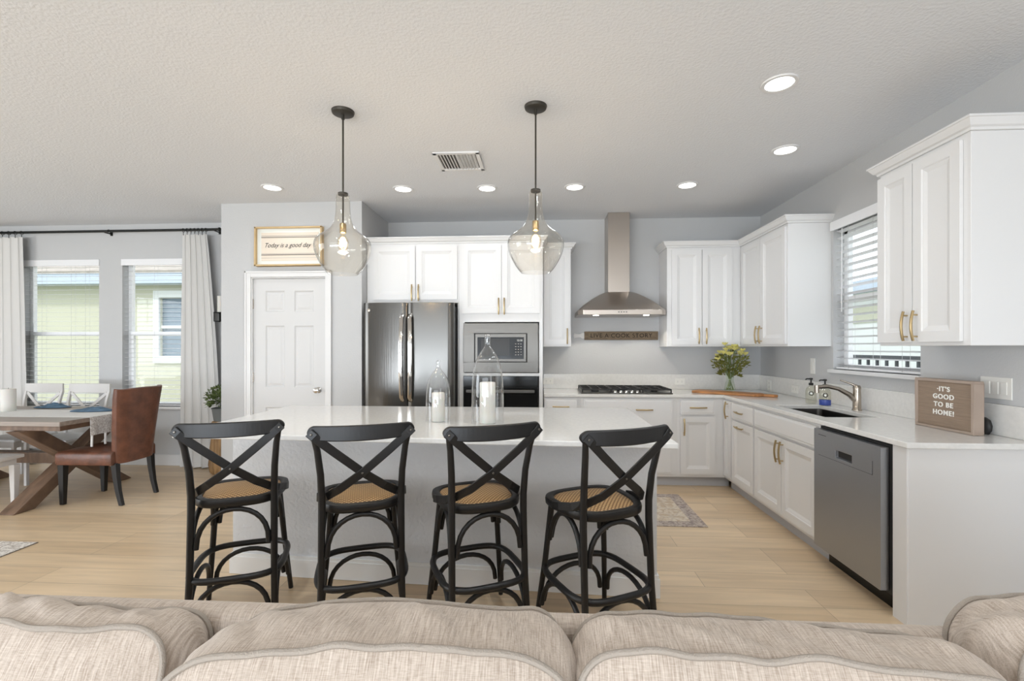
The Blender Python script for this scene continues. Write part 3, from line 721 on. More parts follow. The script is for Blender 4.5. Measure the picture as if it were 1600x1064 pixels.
# --- sign on wall
t = thing('wooden_sign', 'dark wood Live a Cook Story sign with white handle under the hood', 'sign', (.865, BY-.001, 1.513))
MB().box(-.375, .445, -.022, 0, -.048, .048).build('board', M_signw, t, bevel=.003)
MB().prism([(-.37, -.03), (-.37, .03), (-.40, .034), (-.42, .018), (-.465, .022), (-.487, .03), (-.495, 0), (-.487, -.03), (-.465, -.022), (-.42, -.018), (-.40, -.034)], -.018, -.002, 'y').build('white_handle', M_chairw, t, bevel=.004)
text('LIVE A COOK STORY', .066, M_signt, t, (.035, -.0235, 0), extrude=.001, spacing=1.12)

# ------------------------------------------------------------------ outlets
def outlet(loc, rz, label, kind='duplex', w=.115, h=.072):
    t = thing('wall_outlet' if kind != 'switch' else 'light_switch', label, 'outlet' if kind != 'switch' else 'switch', loc, rz)
    MB().box(-w/2, w/2, -.006, 0, -h/2, h/2).build('cover_plate', M_plate, t, bevel=.002)
    if kind == 'duplex':
        mb = MB()
        for s in (-1, 1):
            for q in (-.006, .006):
                mb.box(s*w*.2-.006, s*w*.2+.006, -.0068, -.0061, q-.0012, q+.0012) if w > h else mb.box(q-.0012, q+.0012, -.0068, -.0061, s*h*.2-.006, s*h*.2+.006)
        mb.build('slots', M_socket, t)
    return t
outlet((.085, BY-.021, 1.0), 0, 'white outlet in the backsplash left of the cooktop')
outlet((1.545, BY-.021, 1.0), 0, 'white outlet in the backsplash between cooktop and vase')
outlet((RX-.021, 5.12, .985), R(-90), 'white outlet in the backsplash at the corner behind the cutting board', w=.075, h=.11)
outlet((RX-.021, 4.62, .985), R(-90), 'white outlet in the backsplash left of the soap bottles', w=.12, h=.072)
t = outlet((RX-.001, 4.36, 1.215), R(-90), 'tall white switch plate on the wall above the soap bottles', 'switch', w=.07, h=.14)
MB().box(-.016, .016, -.0095, -.006, -.032, .032).build('rocker', M_plate, t, bevel=.002)
t = outlet((RX-.001, 2.665, 1.165), R(-90), 'triple rocker switch plate on the wall beside the letter board', 'switch', w=.175, h=.115)
for x in (-.047, 0, .047):
    MB().box(x-.017, x+.017, -.0095, -.006, -.033, .033).build('rocker', M_plate, t, bevel=.002)

# ------------------------------------------------------------------ things on the right worktop
bt = thing('cutting_board', 'long acacia wood cutting board in the worktop corner', 'cutting board', (1.905, 4.765, H1+.001), math.atan2(4.50-5.0, 2.20-1.60))
mb = MB().prism([(-.385, -.10), (.21, -.10), (.25, -.07), (.27, -.025), (.36, -.025), (.385, -.01), (.385, .01), (.36, .025), (.27, .025), (.25, .07), (.21, .10), (-.385, .10)], 0, .024, 'z')
mb.build('board', M_board, bt, bevel=.005)
VX, VY = 1.915, 4.90; VZ = H1+.025
t = thing('glass_vase', 'waisted clear glass vase of stems on the cutting board', 'vase', (VX, VY, VZ))
MB().lathe([(.0005, .004), (.052, .004), (.055, .01), (.047, .06), (.036, .11), (.036, .14), (.045, .175), (.052, .20)], seg=24).build('glass_body', M_vase, t, True)
t = thing('flower_bouquet', 'bouquet of pale yellow flowers with green leaves in the glass vase', 'flowers', (VX, VY, VZ+.01))
random.seed(4); mb = MB(); tips = []
for i in range(26):
    a = random.uniform(0, 2*pi); rr_ = .15*math.sqrt(random.random()); tip = (rr_*cos(a)*1.05, rr_*sin(a), .30+.14*(1-(rr_/.16)**2)+random.uniform(-.03, .03))
    tips.append(tip); b0 = (-.035*cos(a+1), -.035*sin(a+1), .0)
    mb.tube([b0, (.012*cos(a), .012*sin(a), .12), (tip[0]*.5, tip[1]*.5, .22), tip], .003, 5)
mb.build('stems', M_stem, t)
mb = MB()
for i in range(330):
    a = random.uniform(0, 2*pi); r_ = .155*math.sqrt(random.random()); z = random.uniform(.17, .40)*(1-.2*r_/.155)
    if z < .22: r_ *= .55
    c = Vector((r_*cos(a), r_*sin(a), z)); d = Vector((cos(a), sin(a), random.uniform(-.3, 1.1))).normalized(); w_ = d.cross(Vector((random.random(), random.random(), .3))).normalized()
    L_ = random.uniform(.03, .055); q = L_*.22; up = d.cross(w_)
    mb.poly([c, c+d*L_*.5+w_*q+up*.004, c+d*L_, c+d*L_*.5-w_*q+up*.004])
mb.build('leaves', M_leaf, t)
for i in range(26):
    tip = Vector(tips[i]); mb = MB()
    for k in range(7):
        a = k*2*pi/7+i; d = Vector((cos(a), sin(a), .75)).normalized(); s_ = Vector((-sin(a), cos(a), 0)); L_ = .043
        mb.poly([tip-Vector((0, 0, .006)), tip+d*L_*.6+s_*.017, tip+d*L_+Vector((0, 0, .006)), tip+d*L_*.6-s_*.017])
    mb.build('blossom', M_petal, t)
def soap(x, y, label, blue):
    t = thing('soap_bottle', label, 'bottle', (x, y, H1+.001), R(-25))
    MB().lathe([(.0005, 0), (.036, 0), (.040, .005), (.040, .105), (.034, .125), (.016, .142), (.014, .155), (.0005, .156)], seg=20, sx=1, sy=.8).build('bottle_body', M_soap, t, True)
    if blue: MB().lathe([(.0408, .004), (.0412, .006), (.0412, .045), (.0408, .047)], seg=20, sx=1, sy=.8).build('blue_band', M_blue, t, True)
    o = MB().tube(arc((0, -.0335, .085), .015, 0, 2*pi, 16, 'xz')[:-1], .003, 6, closed=True).build('ring_logo', M_iron, t, True)
    mb = MB().lathe([(.016, .150), (.017, .152), (.017, .170), (.006, .172), (.006, .195), (.013, .197), (.013, .21), (.0005, .212)], seg=14)
    mb.tube([(0, 0, .203), (-.03, 0, .203), (-.04, 0, .196)], .006, 8); mb.build('pump', M_iron, t, True)
soap(2.245, 4.06, 'clear soap bottle with black pump, left of the pair by the faucet', False)
soap(2.27, 3.91, 'clear bottle with blue band and black pump, right of the pair by the faucet', True)
# letter board
lw, lh = .36, .30
lx, ly = 2.28, 2.825
t = thing('letter_board', "taupe letter board reading It's good to be home on the worktop", 'sign', (2.262, 2.80, H1+.001), R(-88))
lw = .37; lh = .285; LD = .055
mb = MB().box(-lw/2, lw/2, 0, LD, 0, .015).box(-lw/2, lw/2, 0, LD, lh-.015, lh).box(-lw/2, -lw/2+.015, 0, LD, .015, lh-.015).box(lw/2-.015, lw/2, 0, LD, .015, lh-.015)
mb.build('frame', M_lbframe, t, bevel=.002)
MB().box(-lw/2+.015, lw/2-.015, .008, LD-.004, .015, lh-.015).build('felt_panel', M_felt, t)
for s_, z in (("·IT'S", .228), ('GOOD', .185), ('TO BE', .14), ('HOME!', .095)):
    text(s_, .038, M_letters, t, (-.0, .0062, z), extrude=.0012, spacing=1.15, offset=.0008, sx=1.05)
t = thing('smart_speaker', 'small round black speaker half hidden behind the letter board', 'speaker', (2.385, 2.69, H1+.001))
MB().lathe([(.0005, 0), (.03, 0), (.042, .02), (.045, .045), (.036, .075), (.015, .088), (.0005, .09)], seg=20, sx=.55).build('speaker_body', M_iron, t, True)
# ------------------------------------------------------------------ island
IH0, IH1 = .886, .915
IFR, IFL = (.640, 2.640), (-1.885, 2.775)
t = thing('kitchen_island', 'long kitchen island with grey textured sides and white quartz top', 'kitchen island', (0, 0, 0))
MB().prism([IFR, (.640, 3.63), (-1.885, 3.63), IFL], 0.002, IH0, 'z').build('body', M_island, t, bevel=.002)
MB().prism([(.668, 2.325), (.668, 3.667), (-2.008, 3.667), (-2.008, 2.445)], IH0+.0005, IH1, 'z').build('countertop', M_quartz, t, bevel=.005)
mb = MB(); pts = [(.640, 3.63), IFR, IFL, (-1.885, 3.63)]
def baseline(mb, pts, hgt):
    for prof, zz in (((.0005, .014), (.002, hgt-.02)), ((.0005, .009), (hgt-.02, hgt))):
        P = [Vector(p) for p in pts]; r0, r1 = [], []
        rings = []
        for i, p in enumerate(P):
            ns = []
            if i > 0: d = (P[i]-P[i-1]).normalized(); ns.append(Vector((d.y, -d.x)))
            if i < len(P)-1: d = (P[i+1]-P[i]).normalized(); ns.append(Vector((d.y, -d.x)))
            n_ = ns[0] if len(ns) == 1 else (ns[0]+ns[1])/(1+ns[0].dot(ns[1]))
            rings.append([(p.x+n_.x*o*-1, p.y+n_.y*o*-1, z) for o, z in ((prof[0], zz[0]), (prof[1], zz[0]), (prof[1], zz[1]), (prof[0], zz[1]))])
        mb.loft(rings)
baseline(mb, pts, .125)
mb.build('baseboard', mat('island_baseboard_white', srgb(242, 242, 241), .45), t)
# cloches + candles on the island
def cloche(x, y, Hh, Rb, label, neck):
    t = thing('glass_cloche', label, 'cloche', (x, y, IH1+.001))
    nk = neck
    prof = [(Rb, 0), (Rb*1.005, Hh*.2), (Rb*.99, Hh*.43), (Rb*.925, Hh*.56), (Rb*.80, Hh*.67), (Rb*.62, Hh*.75), (Rb*.42, Hh*.805), (Rb*.25, Hh*.845), (nk, Hh*.868), (nk*.9, Hh*.89), (nk*1.05, Hh*.95), (nk*1.15, Hh*.985), (nk*.7, Hh), (.0005, Hh)]
    MB().lathe(prof, seg=36).build('glass_dome', M_cloche, t, True, sub=1)
def candle(x, y, z, r, h_, label, grp=None):
    t = thing('pillar_candle', label, 'candle', (x, y, z), group=grp)
    MB().lathe([(.0005, 0), (r, 0), (r, h_-.004), (r-.004, h_), (.006, h_-.008), (.0005, h_-.008)], seg=28).build('wax_body', M_wax, t, True)
    MB().tube([(0, 0, h_-.009), (.001, 0, h_+.012)], .0015, 6).build('wick', M_wick, t)
cloche(-.645, 2.93, .385, .078, 'small clear glass cloche on the island, nearer the fridge', .0125)
candle(-.645, 2.93, IH1+.002, .040, .18, 'short white pillar candle under the small glass cloche')
cloche(-.327, 2.88, .545, .100, 'tall clear glass cloche on the island, in front of the microwave', .017)
candle(-.327, 2.88, IH1+.002, .049, .25, 'tall white pillar candle under the tall glass cloche')

# ------------------------------------------------------------------ pendants
def pendant(x, y, label):
    t = thing('pendant_light', label, 'pendant light', (x, y, CH), group='glass pendants over the island')
    MB().lathe([(.0005, -.022), (.05, -.022), (.064, -.016), (.068, -.004), (.068, 0)], seg=28).build('canopy', M_bronze, t, True)
    MB().tube([(0, 0, -.02), (0, 0, -.70)], .0055, 8).tube([(0, 0, -.02), (0, 0, -.05)], .010, 8).build('rod', M_bronze, t, True)
    MB().lathe([(.0005, -.502), (.03, -.502), (.03, -.515), (.0005, -.516)], seg=16).build('neck_cap', M_bronze, t, True)
    prof = [(.036, -.512), (.041, -.520), (.042, -.56), (.042, -.61), (.047, -.66), (.060, -.70), (.085, -.735), (.125, -.760), (.158, -.785), (.171, -.815), (.170, -.85), (.158, -.895), (.135, -.94), (.105, -.985), (.088, -1.0)]
    MB().lathe(prof, seg=40).build('glass_shade', M_pend, t, True, sub=1)
    MB().lathe([(.0005, -.69), (.018, -.69), (.020, -.70), (.020, -.745), (.014, -.75), (.0005, -.75)], seg=16).build('socket', M_brass, t, True)
    b = MB().lathe([(.012, -.748), (.014, -.76), (.031, -.79), (.035, -.815), (.027, -.845), (.0005, -.856)], seg=18).build('bulb', M_bulbgl, t, True)
    MB().tube([(-.006, 0, -.775), (-.007, 0, -.815), (.007, 0, -.815), (.006, 0, -.775)], .0035, 6).build('filament', M_bulb, b)
    light('pendant_bulb_glow', 'POINT', (x, y, CH-.80), (0, 0, 0), 5, (1, .78, .5), .03)
    return t
pendant(-1.212, 2.819, 'clear glass bell pendant in front of the framed print')
pendant(-.031, 2.83, 'clear glass bell pendant left of the hood chimney')

# ------------------------------------------------------------------ bar stools
def make_stool():
    t = thing('bar_stool', '', 'bar stool')
    # back posts / rear legs
    for s in (-1, 1):
        pts = [(s*.185, -.225, 0), (s*.178, -.195, .30), (s*.176, -.180, .60), (s*.176, -.180, .68), (s*.180, -.195, .80), (s*.192, -.222, .92), (s*.205, -.243, .985)]
        MB().tube(pts, [.0135, .0155, .0165, .0165, .0155, .0145, .013], 12).build('back_leg', M_stool, t, True)
        pts = [(s*.205, .215, 0), (s*.175, .175, .32), (s*.150, .150, .62)]
        MB().tube(pts, [.0125, .0145, .016], 12).build('front_leg', M_stool, t, True)
    # top rail
    mb = MB(); rings = []; n = 44; Lr = .231
    for i in range(n+1):
        u = -cos(pi*i/n); x = u*Lr; d = (1-abs(u))*Lr
        hh = .031+.004*(1-u*u); e = .032
        if d < e: hh *= max(.06, math.sqrt(max(0.0, 1-((e-d)/e)**2)))
        y = -.262-.030*(1-u*u)+.016*abs(u)**3; zc = 1.0+.004*u*u
        th = .0105
        rings.append([(x, y-th, zc-hh*.86), (x, y-th, zc), (x, y-th, zc+hh*.86), (x, y-th*.5, zc+hh), (x, y+th*.5, zc+hh), (x, y+th, zc+hh*.86), (x, y+th, zc), (x, y+th, zc-hh*.86), (x, y+th*.5, zc-hh), (x, y-th*.5, zc-hh)])
    mb.loft(rings); mb.build('top_rail', M_stool, t, True)
    # crossed straps
    for s in (-1, 1):
        off = -.004 if s > 0 else .004
        pts = [(s*.222, -.272, 1.008), (s*.200, -.278, .988), (s*.12, -.262+off, .915), (0, -.237+off*1.5, .81), (-s*.10, -.207+off, .735), (-s*.155, -.165, .695), (-s*.185, -.10, .668), (-s*.208, -.02, .650), (-s*.212, .03, .640)]
        nr = [(0, -1, 0)]*5+[(-s*.4, -.9, 0), (-s*.9, -.4, 0), (-s, 0, 0), (-s, 0, 0)]
        MB().strap(pts, (0, 1, 0), .038, .009, nr).build('back_strap', M_stool, t, False, bevel=.001)
        sc = MB().lathe([(.0005, .003), (.004, .0025), (.0055, 0)], seg=10)
        sc.xf(Matrix.Translation((s*.212, -.283, 1.000)) @ Matrix.Rotation(R(90), 4, 'X')); sc.build('rail_screw', M_screw, t, True)
    sc = MB().lathe([(.0005, .003), (.004, .0025), (.0055, 0)], seg=10)
    sc.xf(Matrix.Translation((0, -.249, .81)) @ Matrix.Rotation(R(90), 4, 'X')); sc.build('centre_screw', M_screw, t, True)
    # seat frame (ring) and cane
    def outl(k, z, n=40):
        o = []
        for i in range(n):
            a = 2*pi*i/n; ca, sa = cos(a), sin(a); p = .62
            x = math.copysign(abs(ca)**p, ca); y = math.copysign(abs(sa)**p, sa)
            wd = .205+.020*y
            o.append((x*wd*k, y*.200*k, z))
        return o
    MB().loft([outl(.80, .640), outl(.84, .654), outl(.93, .658), outl(.985, .653), outl(1.0, .640), outl(.99, .622), outl(.95, .614), outl(.80, .614)], cap=False, loop=True).build('seat_frame', M_stool, t, True)
    MB().loft([outl(.83, .642), outl(.80, .650), outl(.60, .658), outl(.3, .662), outl(.01, .663)], cap=True).build('cane_seat', M_cane, t, True)
    # foot ring
    zr = .285; corners = [(-.190, -.205), (.190, -.205), (.194, .192), (-.194, .192)]
    ring = []
    def ro(k, z, n=44):
        o = []
        for i in range(n):
            a = 2*pi*i/n; ca, sa = cos(a), sin(a); p = .55
            o.append((math.copysign(abs(ca)**p, ca)*.205*k, -.005+math.copysign(abs(sa)**p, sa)*.222*k, z))
        return o
    MB().tube(ro(1.0, zr), .0155, 10, closed=True).build('foot_ring', M_stool, t, True)
    # arches
    def leg_at(sx, sy, z):
        if sy < 0:
            k = z/.6; return (sx*(.185-.009*k), -.225+.045*k)
        k = z/.62; return (sx*(.205-.055*k), .215-.065*k)
    quad = [(-1, -1), (1, -1), (1, 1), (-1, 1)]
    for q in range(4):
        A, B = quad[q], quad[(q+1) % 4]
        for zlo, zhi, nm in ((.43, .602, 'upper_arch'), (.10, .262, 'lower_arch')):
            pts = []
            for i in range(15):
                a = pi*i/14; u = (1-cos(a))/2; z = zlo+(zhi-zlo)*sin(a)**.8 if 0 < i < 14 else zlo
                pa, pb = leg_at(*A, z), leg_at(*B, z)
                ins = .10; u2 = ins*.7+(1-1.4*ins)*u
                pts.append((pa[0]+(pb[0]-pa[0])*u2, pa[1]+(pb[1]-pa[1])*u2, z))
            MB().tube(pts, .0122, 10).build(nm, M_stool, t, True)
    return t
stool = make_stool()
S = [(-1.444, 2.10, 22, 'black cross-back counter stool at the left end of the island'),
     (-.800, 2.068, 21, 'black cross-back counter stool, second from the left at the island'),
     (-.207, 2.103, 25, 'black cross-back counter stool right in front of the tall cloche'),
     (.378, 2.046, 27, 'black cross-back counter stool at the right end of the island')]
for i, (x, y, a, lb) in enumerate(S):
    a = R(a); cx, cy = x-sin(a)*.265, y+cos(a)*.265
    o = stool if i == 0 else dup(stool)
    o.location = (cx, cy, .0015); o.rotation_euler = (0, 0, a); o['label'] = lb; o['group'] = 'cane-seat stools along the island'

# ------------------------------------------------------------------ rugs
t = thing('rug', 'faded beige vintage rug on the floor between island and cooktop', 'rug', (.72, 4.09, .001))
MB().box(-.56, .56, -.40, .40, 0, .006).build('rug_border', M_rugb, t)
MB().box(-.46, .46, -.30, .30, .0062, .008).build('rug_field', M_rug, t)
t = thing('rug', 'patterned pale runner rug at the lower left edge of the floor', 'rug', (-4.15, 2.3, .001))
MB().box(-.60, .60, -.81, .81, 0, .006).build('rug_pile', M_rug2, t)
MB().box(-.605, .605, -.815, .815, 0, .003).build('rug_binding', M_ink, t)

# ------------------------------------------------------------------ dining area
TX0, TX1, TYa, TYb = -6.05, -3.99, 3.67, 4.66
t = thing('dining_table', 'weathered wood trestle dining table by the windows', 'table', (0, 0, 0))
mb = MB()
mb.loft([[(x0, y0, z) for x0, y0 in ((TX0, TYa+i_), (TX0+i_, TYa), (TX1-i_, TYa), (TX1, TYa+i_), (TX1, TYb-i_), (TX1-i_, TYb), (TX0+i_, TYb), (TX0, TYb-i_))] for z, i_ in ((.722, .004), (.76, .004))])
mb.build('tabletop', M_tabletop, t, bevel=.004)
MB().box(TX0+.06, TX1-.05, TYa+.05, TYb-.05, .675, .722).build('apron', M_tablewood, t, bevel=.004)
for X0, X1 in ((-4.46, -4.32), (-5.80, -5.66)):
    for s in (-1, 1):
        yc = 4.165; q = .43; b_ = .085
        lo, hi = (yc-s*(q+.05), 0.002), (yc+s*q, .675)
        MB().prism([(lo[0]-b_, lo[1]), (lo[0]+b_, lo[1]), (hi[0]+b_, hi[1]), (hi[0]-b_, hi[1])], X0 if s > 0 else X0+.004, X1 if s > 0 else X1-.004, 'x').build('crossed_leg', M_tablewood, t, bevel=.006)
MB().box(-5.70, -4.42, 4.11, 4.21, .30, .40).build('stretcher', M_tablewood, t, bevel=.004)
# runner
t = thing('table_runner', 'white cloth runner with a lace end hanging over the dining table', 'table runner', (0, 0, 0))
RY0, RY1 = 3.93, 4.38
MB().box(TX0+.0, TX1+.004, RY0, RY1, .7605, .7635).build('runner_cloth', M_linen, t)
mb = MB(); rings = []
for i in range(13):
    y = RY0+(RY1-RY0)*i/12; wv = .008*sin(i*1.7)
    rings.append([(TX1+.001, y, .7635), (TX1+.007, y, .762), (TX1+.010+wv*.4, y, .70), (TX1+.012+wv, y, .60), (TX1+.009+wv, y, .60), (TX1+.006+wv*.4, y, .70), (TX1+.004, y, .757)])
mb.loft(rings); mb.build('lace_end', M_lace, t, True)
mb = MB()
for i in range(4): mb.tube([(TX1+.014, RY0+.01+i*.13, .60), (TX1+.012, RY0+.01+i*.13, .50)], .009, 6)
mb.build('tassels', M_linen, t, True)
def napkin(x, y, z, w_, d_, rot, label, m=M_napkin, seed=0):
    t = MB(); n = 14; rows = []
    for i in range(n+1):
        row = []
        for j in range(n+1):
            u, v = i/n*2-1, j/n*2-1
            hz = .004+.045*(1-abs(u)**1.6)*(1-v*v)*(.35+.65*abs(noise.noise(Vector((u*2+seed, v*2.5, seed)))*2))
            row.append((u*w_/2*(1-.25*v*v), v*d_/2*(1-.3*u*u), hz))
        rows.append(row)
    vs = [[t.bm.verts.new(p) for p in r] for r in rows]
    for i in range(n):
        for j in range(n): t.bm.faces.new((vs[i][j], vs[i+1][j], vs[i+1][j+1], vs[i][j+1]))
    o = t.build('napkin', m, None, True); s_ = o.modifiers.new('s', 'SOLIDIFY'); s_.thickness = .003; s_.offset = 1
    o.location = (x, y, z); o.rotation_euler = (0, 0, rot); tag(o, label, 'napkin', 'blue cloth napkins on the dining table')
napkin(-4.33, 4.30, .764, .40, .17, R(8), 'crumpled blue napkin nearest the brown leather chair', seed=1)
napkin(-5.02, 4.55, .7605, .36, .16, R(4), 'crumpled blue napkin in front of the right white chair', seed=5)
napkin(-5.60, 4.54, .7605, .22, .14, R(20), 'blue napkin beside the white candle on the table', seed=9)
napkin(-5.02, 3.88, .764, .22, .16, R(20), 'pale blue napkin at the left edge on the near side of the table', M_napkin2, 3)
candle(-5.16, 4.26, .7635, .055, .215, 'thick white pillar candle on the dining table runner')
candle(-5.36, 4.20, .7635, .032, .16, 'small white candle left of the thick one on the dining table')
# brown leather chair
t = thing('leather_chair', 'brown distressed leather dining chair with black legs at the table end', 'chair', (-3.94, 4.08, 0), R(90))
# local: facing +y  (rot 90 -> faces -x); back at -y
for x, y0, y1 in ((-.195, .25, .25), (.195, .25, .25)):
    MB().loft([[(x+a*r_, y0+b*r_, z) for a, b in ((-1, -1), (1, -1), (1, 1), (-1, 1))] for z, r_ in ((0.001, .017), (.36, .027))]).build('front_leg', M_legs, t, bevel=.003)
for x in (-.185, .185):
    MB().loft([[(x+a*r_, yy+b*r_, z) for a, b in ((-1, -1), (1, -1), (1, 1), (-1, 1))] for z, r_, yy in ((0.001, .016, -.285), (.12, .018, -.255), (.25, .021, -.235), (.37, .024, -.225))]).build('back_leg', M_legs, t, bevel=.003)
mb = MB(); mb.loft([[(x*1.0, y, z) for x, y in ((-.235+i_, -.235), (-.245+i_, .27-i_), (-.22+i_, .30-i_), (.22-i_, .30-i_), (.245-i_, .27-i_), (.235-i_, -.235))] for z, i_ in ((.355, .006), (.365, 0), (.445, 0), (.465, .012), (.475, .05))])
mb.build('seat', M_leather, t, True, bevel=.006)
mb = MB(); rings = []; n = 16
for i in range(n+1):
    u = -1+2*i/n; x = .235*sin(u*1.25)/sin(1.25)
    def yo(z): return -.290-.055*((z-.36)/.66)**1.4+.055*(abs(u)**2.6)
    top = 1.005+.025*(1-abs(u)**2)*.6+.018*abs(u)**6
    ring = []
    for z in (.36, .5, .65, .8, .93, top): ring.append((x*(.82+.24*((z-.36)/.66)), yo(z), z))
    th = .065-.015*abs(u)
    for z in (top+.002, .93, .8, .65, .5, .36): ring.append((x*(.82+.24*((z-.36)/.66))*.93, yo(z)+th*(.8 if z > 1 else 1), z))
    rings.append(ring)
mb.loft(rings); mb.build('backrest', M_leather, t, True, bevel=.008)
# white dining chairs
def make_wchair(wd, label, loc):
    t = thing('dining_chair', label, 'chair', loc, pi, group='white cross-back chairs on the window side of the table')
    h = wd/2; # facing +y local; rotated to face the table (-y world)
    for s in (-1, 1):
        MB().tube([(s*(h-.025), -.20, 0.001), (s*(h-.025), -.19, .44), (s*(h-.015), -.235, .80), (s*(h-.01), -.26, .90)], .017, 4).build('back_leg', M_chairw, t)
        MB().tube([(s*(h-.03), .20, 0.001), (s*(h-.03), .20, .43)], .019, 4).build('front_leg', M_chairw, t)
        MB().strap([(s*(h-.03), -.255, .885), (0, -.225, .70), (-s*(h-.03), -.20, .52)], (0, 1, 0), .032, .012).build('cross_brace', M_chairw, t)
    rings = []
    for i in range(11):
        u = -1+i/5; rings.append([(u*h, -.262-.02*(1-u*u)+a, z) for a, z in ((-.011, .882), (.011, .882), (.011, .985), (-.011, .985))])
    MB().loft(rings).build('top_rail', M_chairw, t, bevel=.004)
    MB().box(-h, h, -.215, .225, .43, .46).build('seat', M_chairw, t, bevel=.01)
    MB().box(-h+.03, h-.03, -.19, .19, .37, .43).build('seat_frame', M_chairw, t)
    return t
make_wchair(.44, 'white cross-back dining chair on the window side, nearer the curtain at left', (-5.46, 4.60, 0))
make_wchair(.47, 'white cross-back dining chair on the window side, nearer the brown leather chair', (-4.93, 4.60, 0))
t = thing('dining_bench', 'white wooden bench on the near side of the dining table', 'bench', (-5.2, 3.67, 0))
MB().box(-.68, .68, -.19, .19, .42, .45).build('bench_seat', M_chairw, t, bevel=.006)
MB().box(-.64, .64, -.16, .16, .365, .42).build('apron', M_chairw, t, bevel=.003)
for x in (-.63, .63):
    for y in (-.15, .15):
        MB().loft([[(x+a*r_, y+b*r_, z) for a, b in ((-1, -1), (1, -1), (1, 1), (-1, 1))] for z, r_ in ((0.001, .016), (.365, .026))]).build('leg', M_chairw, t, bevel=.003)

# curtains + rod
RZ = 2.725; RYc = WY-.11
t = thing('curtain_rod', 'black curtain rod above the dining windows', 'curtain rod', (0, RYc, RZ))
mb = MB().tube([(-7.0, 0, 0), (-3.66, 0, 0)], .014, 12); mb.build('rod', M_rod, t, True)
MB().sphere((-3.65, 0, 0), .022).build('finial', M_rod, t, True)
for x in (-5.05, -3.72): MB().tube([(x, .108, -.01), (x, .02, -.01), (x, 0, -.0)], .007, 8).tube([(x, .107, -.03), (x, .107, .015)], .014, 8).build('bracket', M_rod, t, True)
MB().tube(arc((-4.98, 0, -.004), .020, 0, 2*pi, 16, 'yz')[:-1], .0028, 6, closed=True).build('ring', M_rod, t, True)
def curtain(x0, x1, xb0, xb1, label, waves, rings_n):
    t = thing('curtain', label, 'curtain', (0, RYc, 0), group='white curtains on the black rod')
    zt = RZ-.055; n = 90; zs = [zt, 2.5, 2.2, 1.8, 1.4, 1.0, .6, .3, .012]; rings = []
    for i in range(n+1):
        u = i/n; r1, r2 = [], []
        for z in zs:
            k = (zt-z)/zt; a = x0+(xb0-x0)*k**.8; b = x1+(xb1-x1)*k**.8
            ph = 2*pi*waves*u; y = .035*sin(ph)*(.7+.3*k)+.01*noise.noise(Vector((u*5, z, x0)))
            x = a+(b-a)*u+.010*sin(2*ph)+.008*k*noise.noise(Vector((u*4, z*1.2, 3)))
            r1.append((x, y-.0015, z)); r2.append((x, y+.0015, z))
        rings.append(r1+r2[::-1])
    mb = MB(); mb.loft(rings); mb.build('curtain_cloth', M_curtain, t, True)
    for i in range(rings_n):
        x = x0+.01+(x1-x0-.02)*i/(rings_n-1)
        MB().tube(arc((x, 0, RZ-.004), .020, 0, 2*pi, 16, 'yz')[:-1], .0028, 6, closed=True).tube([(x, 0, RZ-.024), (x, 0, RZ-.062)], .003, 6).build('ring', M_rod, t, True)
curtain(-6.55, -6.05, -6.58, -5.98, 'white curtain panel at the left edge of the dining windows', 5, 7)
curtain(-4.09, -3.80, -4.12, -3.60, 'white curtain panel beside the pantry wall, above the potted plant', 5, 7)
# sconces
for x, lb in ((-3.665, 'black wall sconce with white candle between curtain and pantry wall'), (-6.62, 'black wall sconce at the far left edge behind the curtain')):
    t = thing('wall_sconce', lb, 'sconce', (x, WY, 1.78))
    mb = MB().box(-.06, .06, -.010, -.001, -.10, .02)
    for s in (-.05, .05):
        mb.tube([(s, -.01, 0), (s, -.11, 0)], .005, 6).tube([(s, -.11, 0), (s, -.11, -.10)], .005, 6).tube([(s, -.11, -.10), (s, -.01, -.10)], .005, 6)
    mb.tube([(-.055, -.11, 0), (.055, -.11, 0)], .005, 6).tube([(-.055, -.11, -.1), (.055, -.11, -.1)], .005, 6)
    mb.build('holder', M_black, t)
    MB().lathe([(.0005, .006), (.035, .006), (.035, .19), (.0005, .188)], (0, -.065, 0), 20).build('candle', M_wax, t, True)
# plant stand + pot
PXp, PYp = -3.50, 4.98
t = thing('plant_stand', 'carved fluted wooden pedestal by the pantry corner', 'plant stand', (PXp, PYp, 0))
mb = MB(); rings = []
for z, r_ in ((.001, .09), (.02, .115), (.10, .128), (.28, .115), (.45, .095), (.56, .10), (.575, .09)):
    rings.append([((r_*(1+.07*cos(12*a)))*cos(a), (r_*(1+.07*cos(12*a)))*sin(a), z) for a in [2*pi*k/96 for k in range(96)]])
mb.loft(rings); mb.build('fluted_body', M_log, t, True)
t = thing('potted_plant', 'small leafy green plant in a grey pot on the wooden pedestal', 'plant', (PXp, PYp, .577))
MB().lathe([(.0005, 0), (.085, 0), (.105, .13), (.112, .14), (.105, .142), (.09, .12), (.0005, .118)], seg=24).build('pot', M_pot, t, True)
mb = MB(); random.seed(8)
for i in range(420):
    a = random.uniform(0, 2*pi); e = random.uniform(-.2, 1.4); r_ = random.uniform(.06, .16)
    c = Vector((r_*cos(a)*cos(e), r_*sin(a)*cos(e), .20+r_*sin(e)*1.1)); d = Vector((cos(a)*cos(e), sin(a)*cos(e), sin(e)+random.uniform(-.3, .3))).normalized()
    w_ = d.cross(Vector((random.random()-.5, random.random()-.5, random.random()))).normalized(); L_ = random.uniform(.03, .055)
    mb.poly([c, c+d*L_*.5+w_*L_*.33, c+d*L_, c+d*L_*.5-w_*L_*.33])
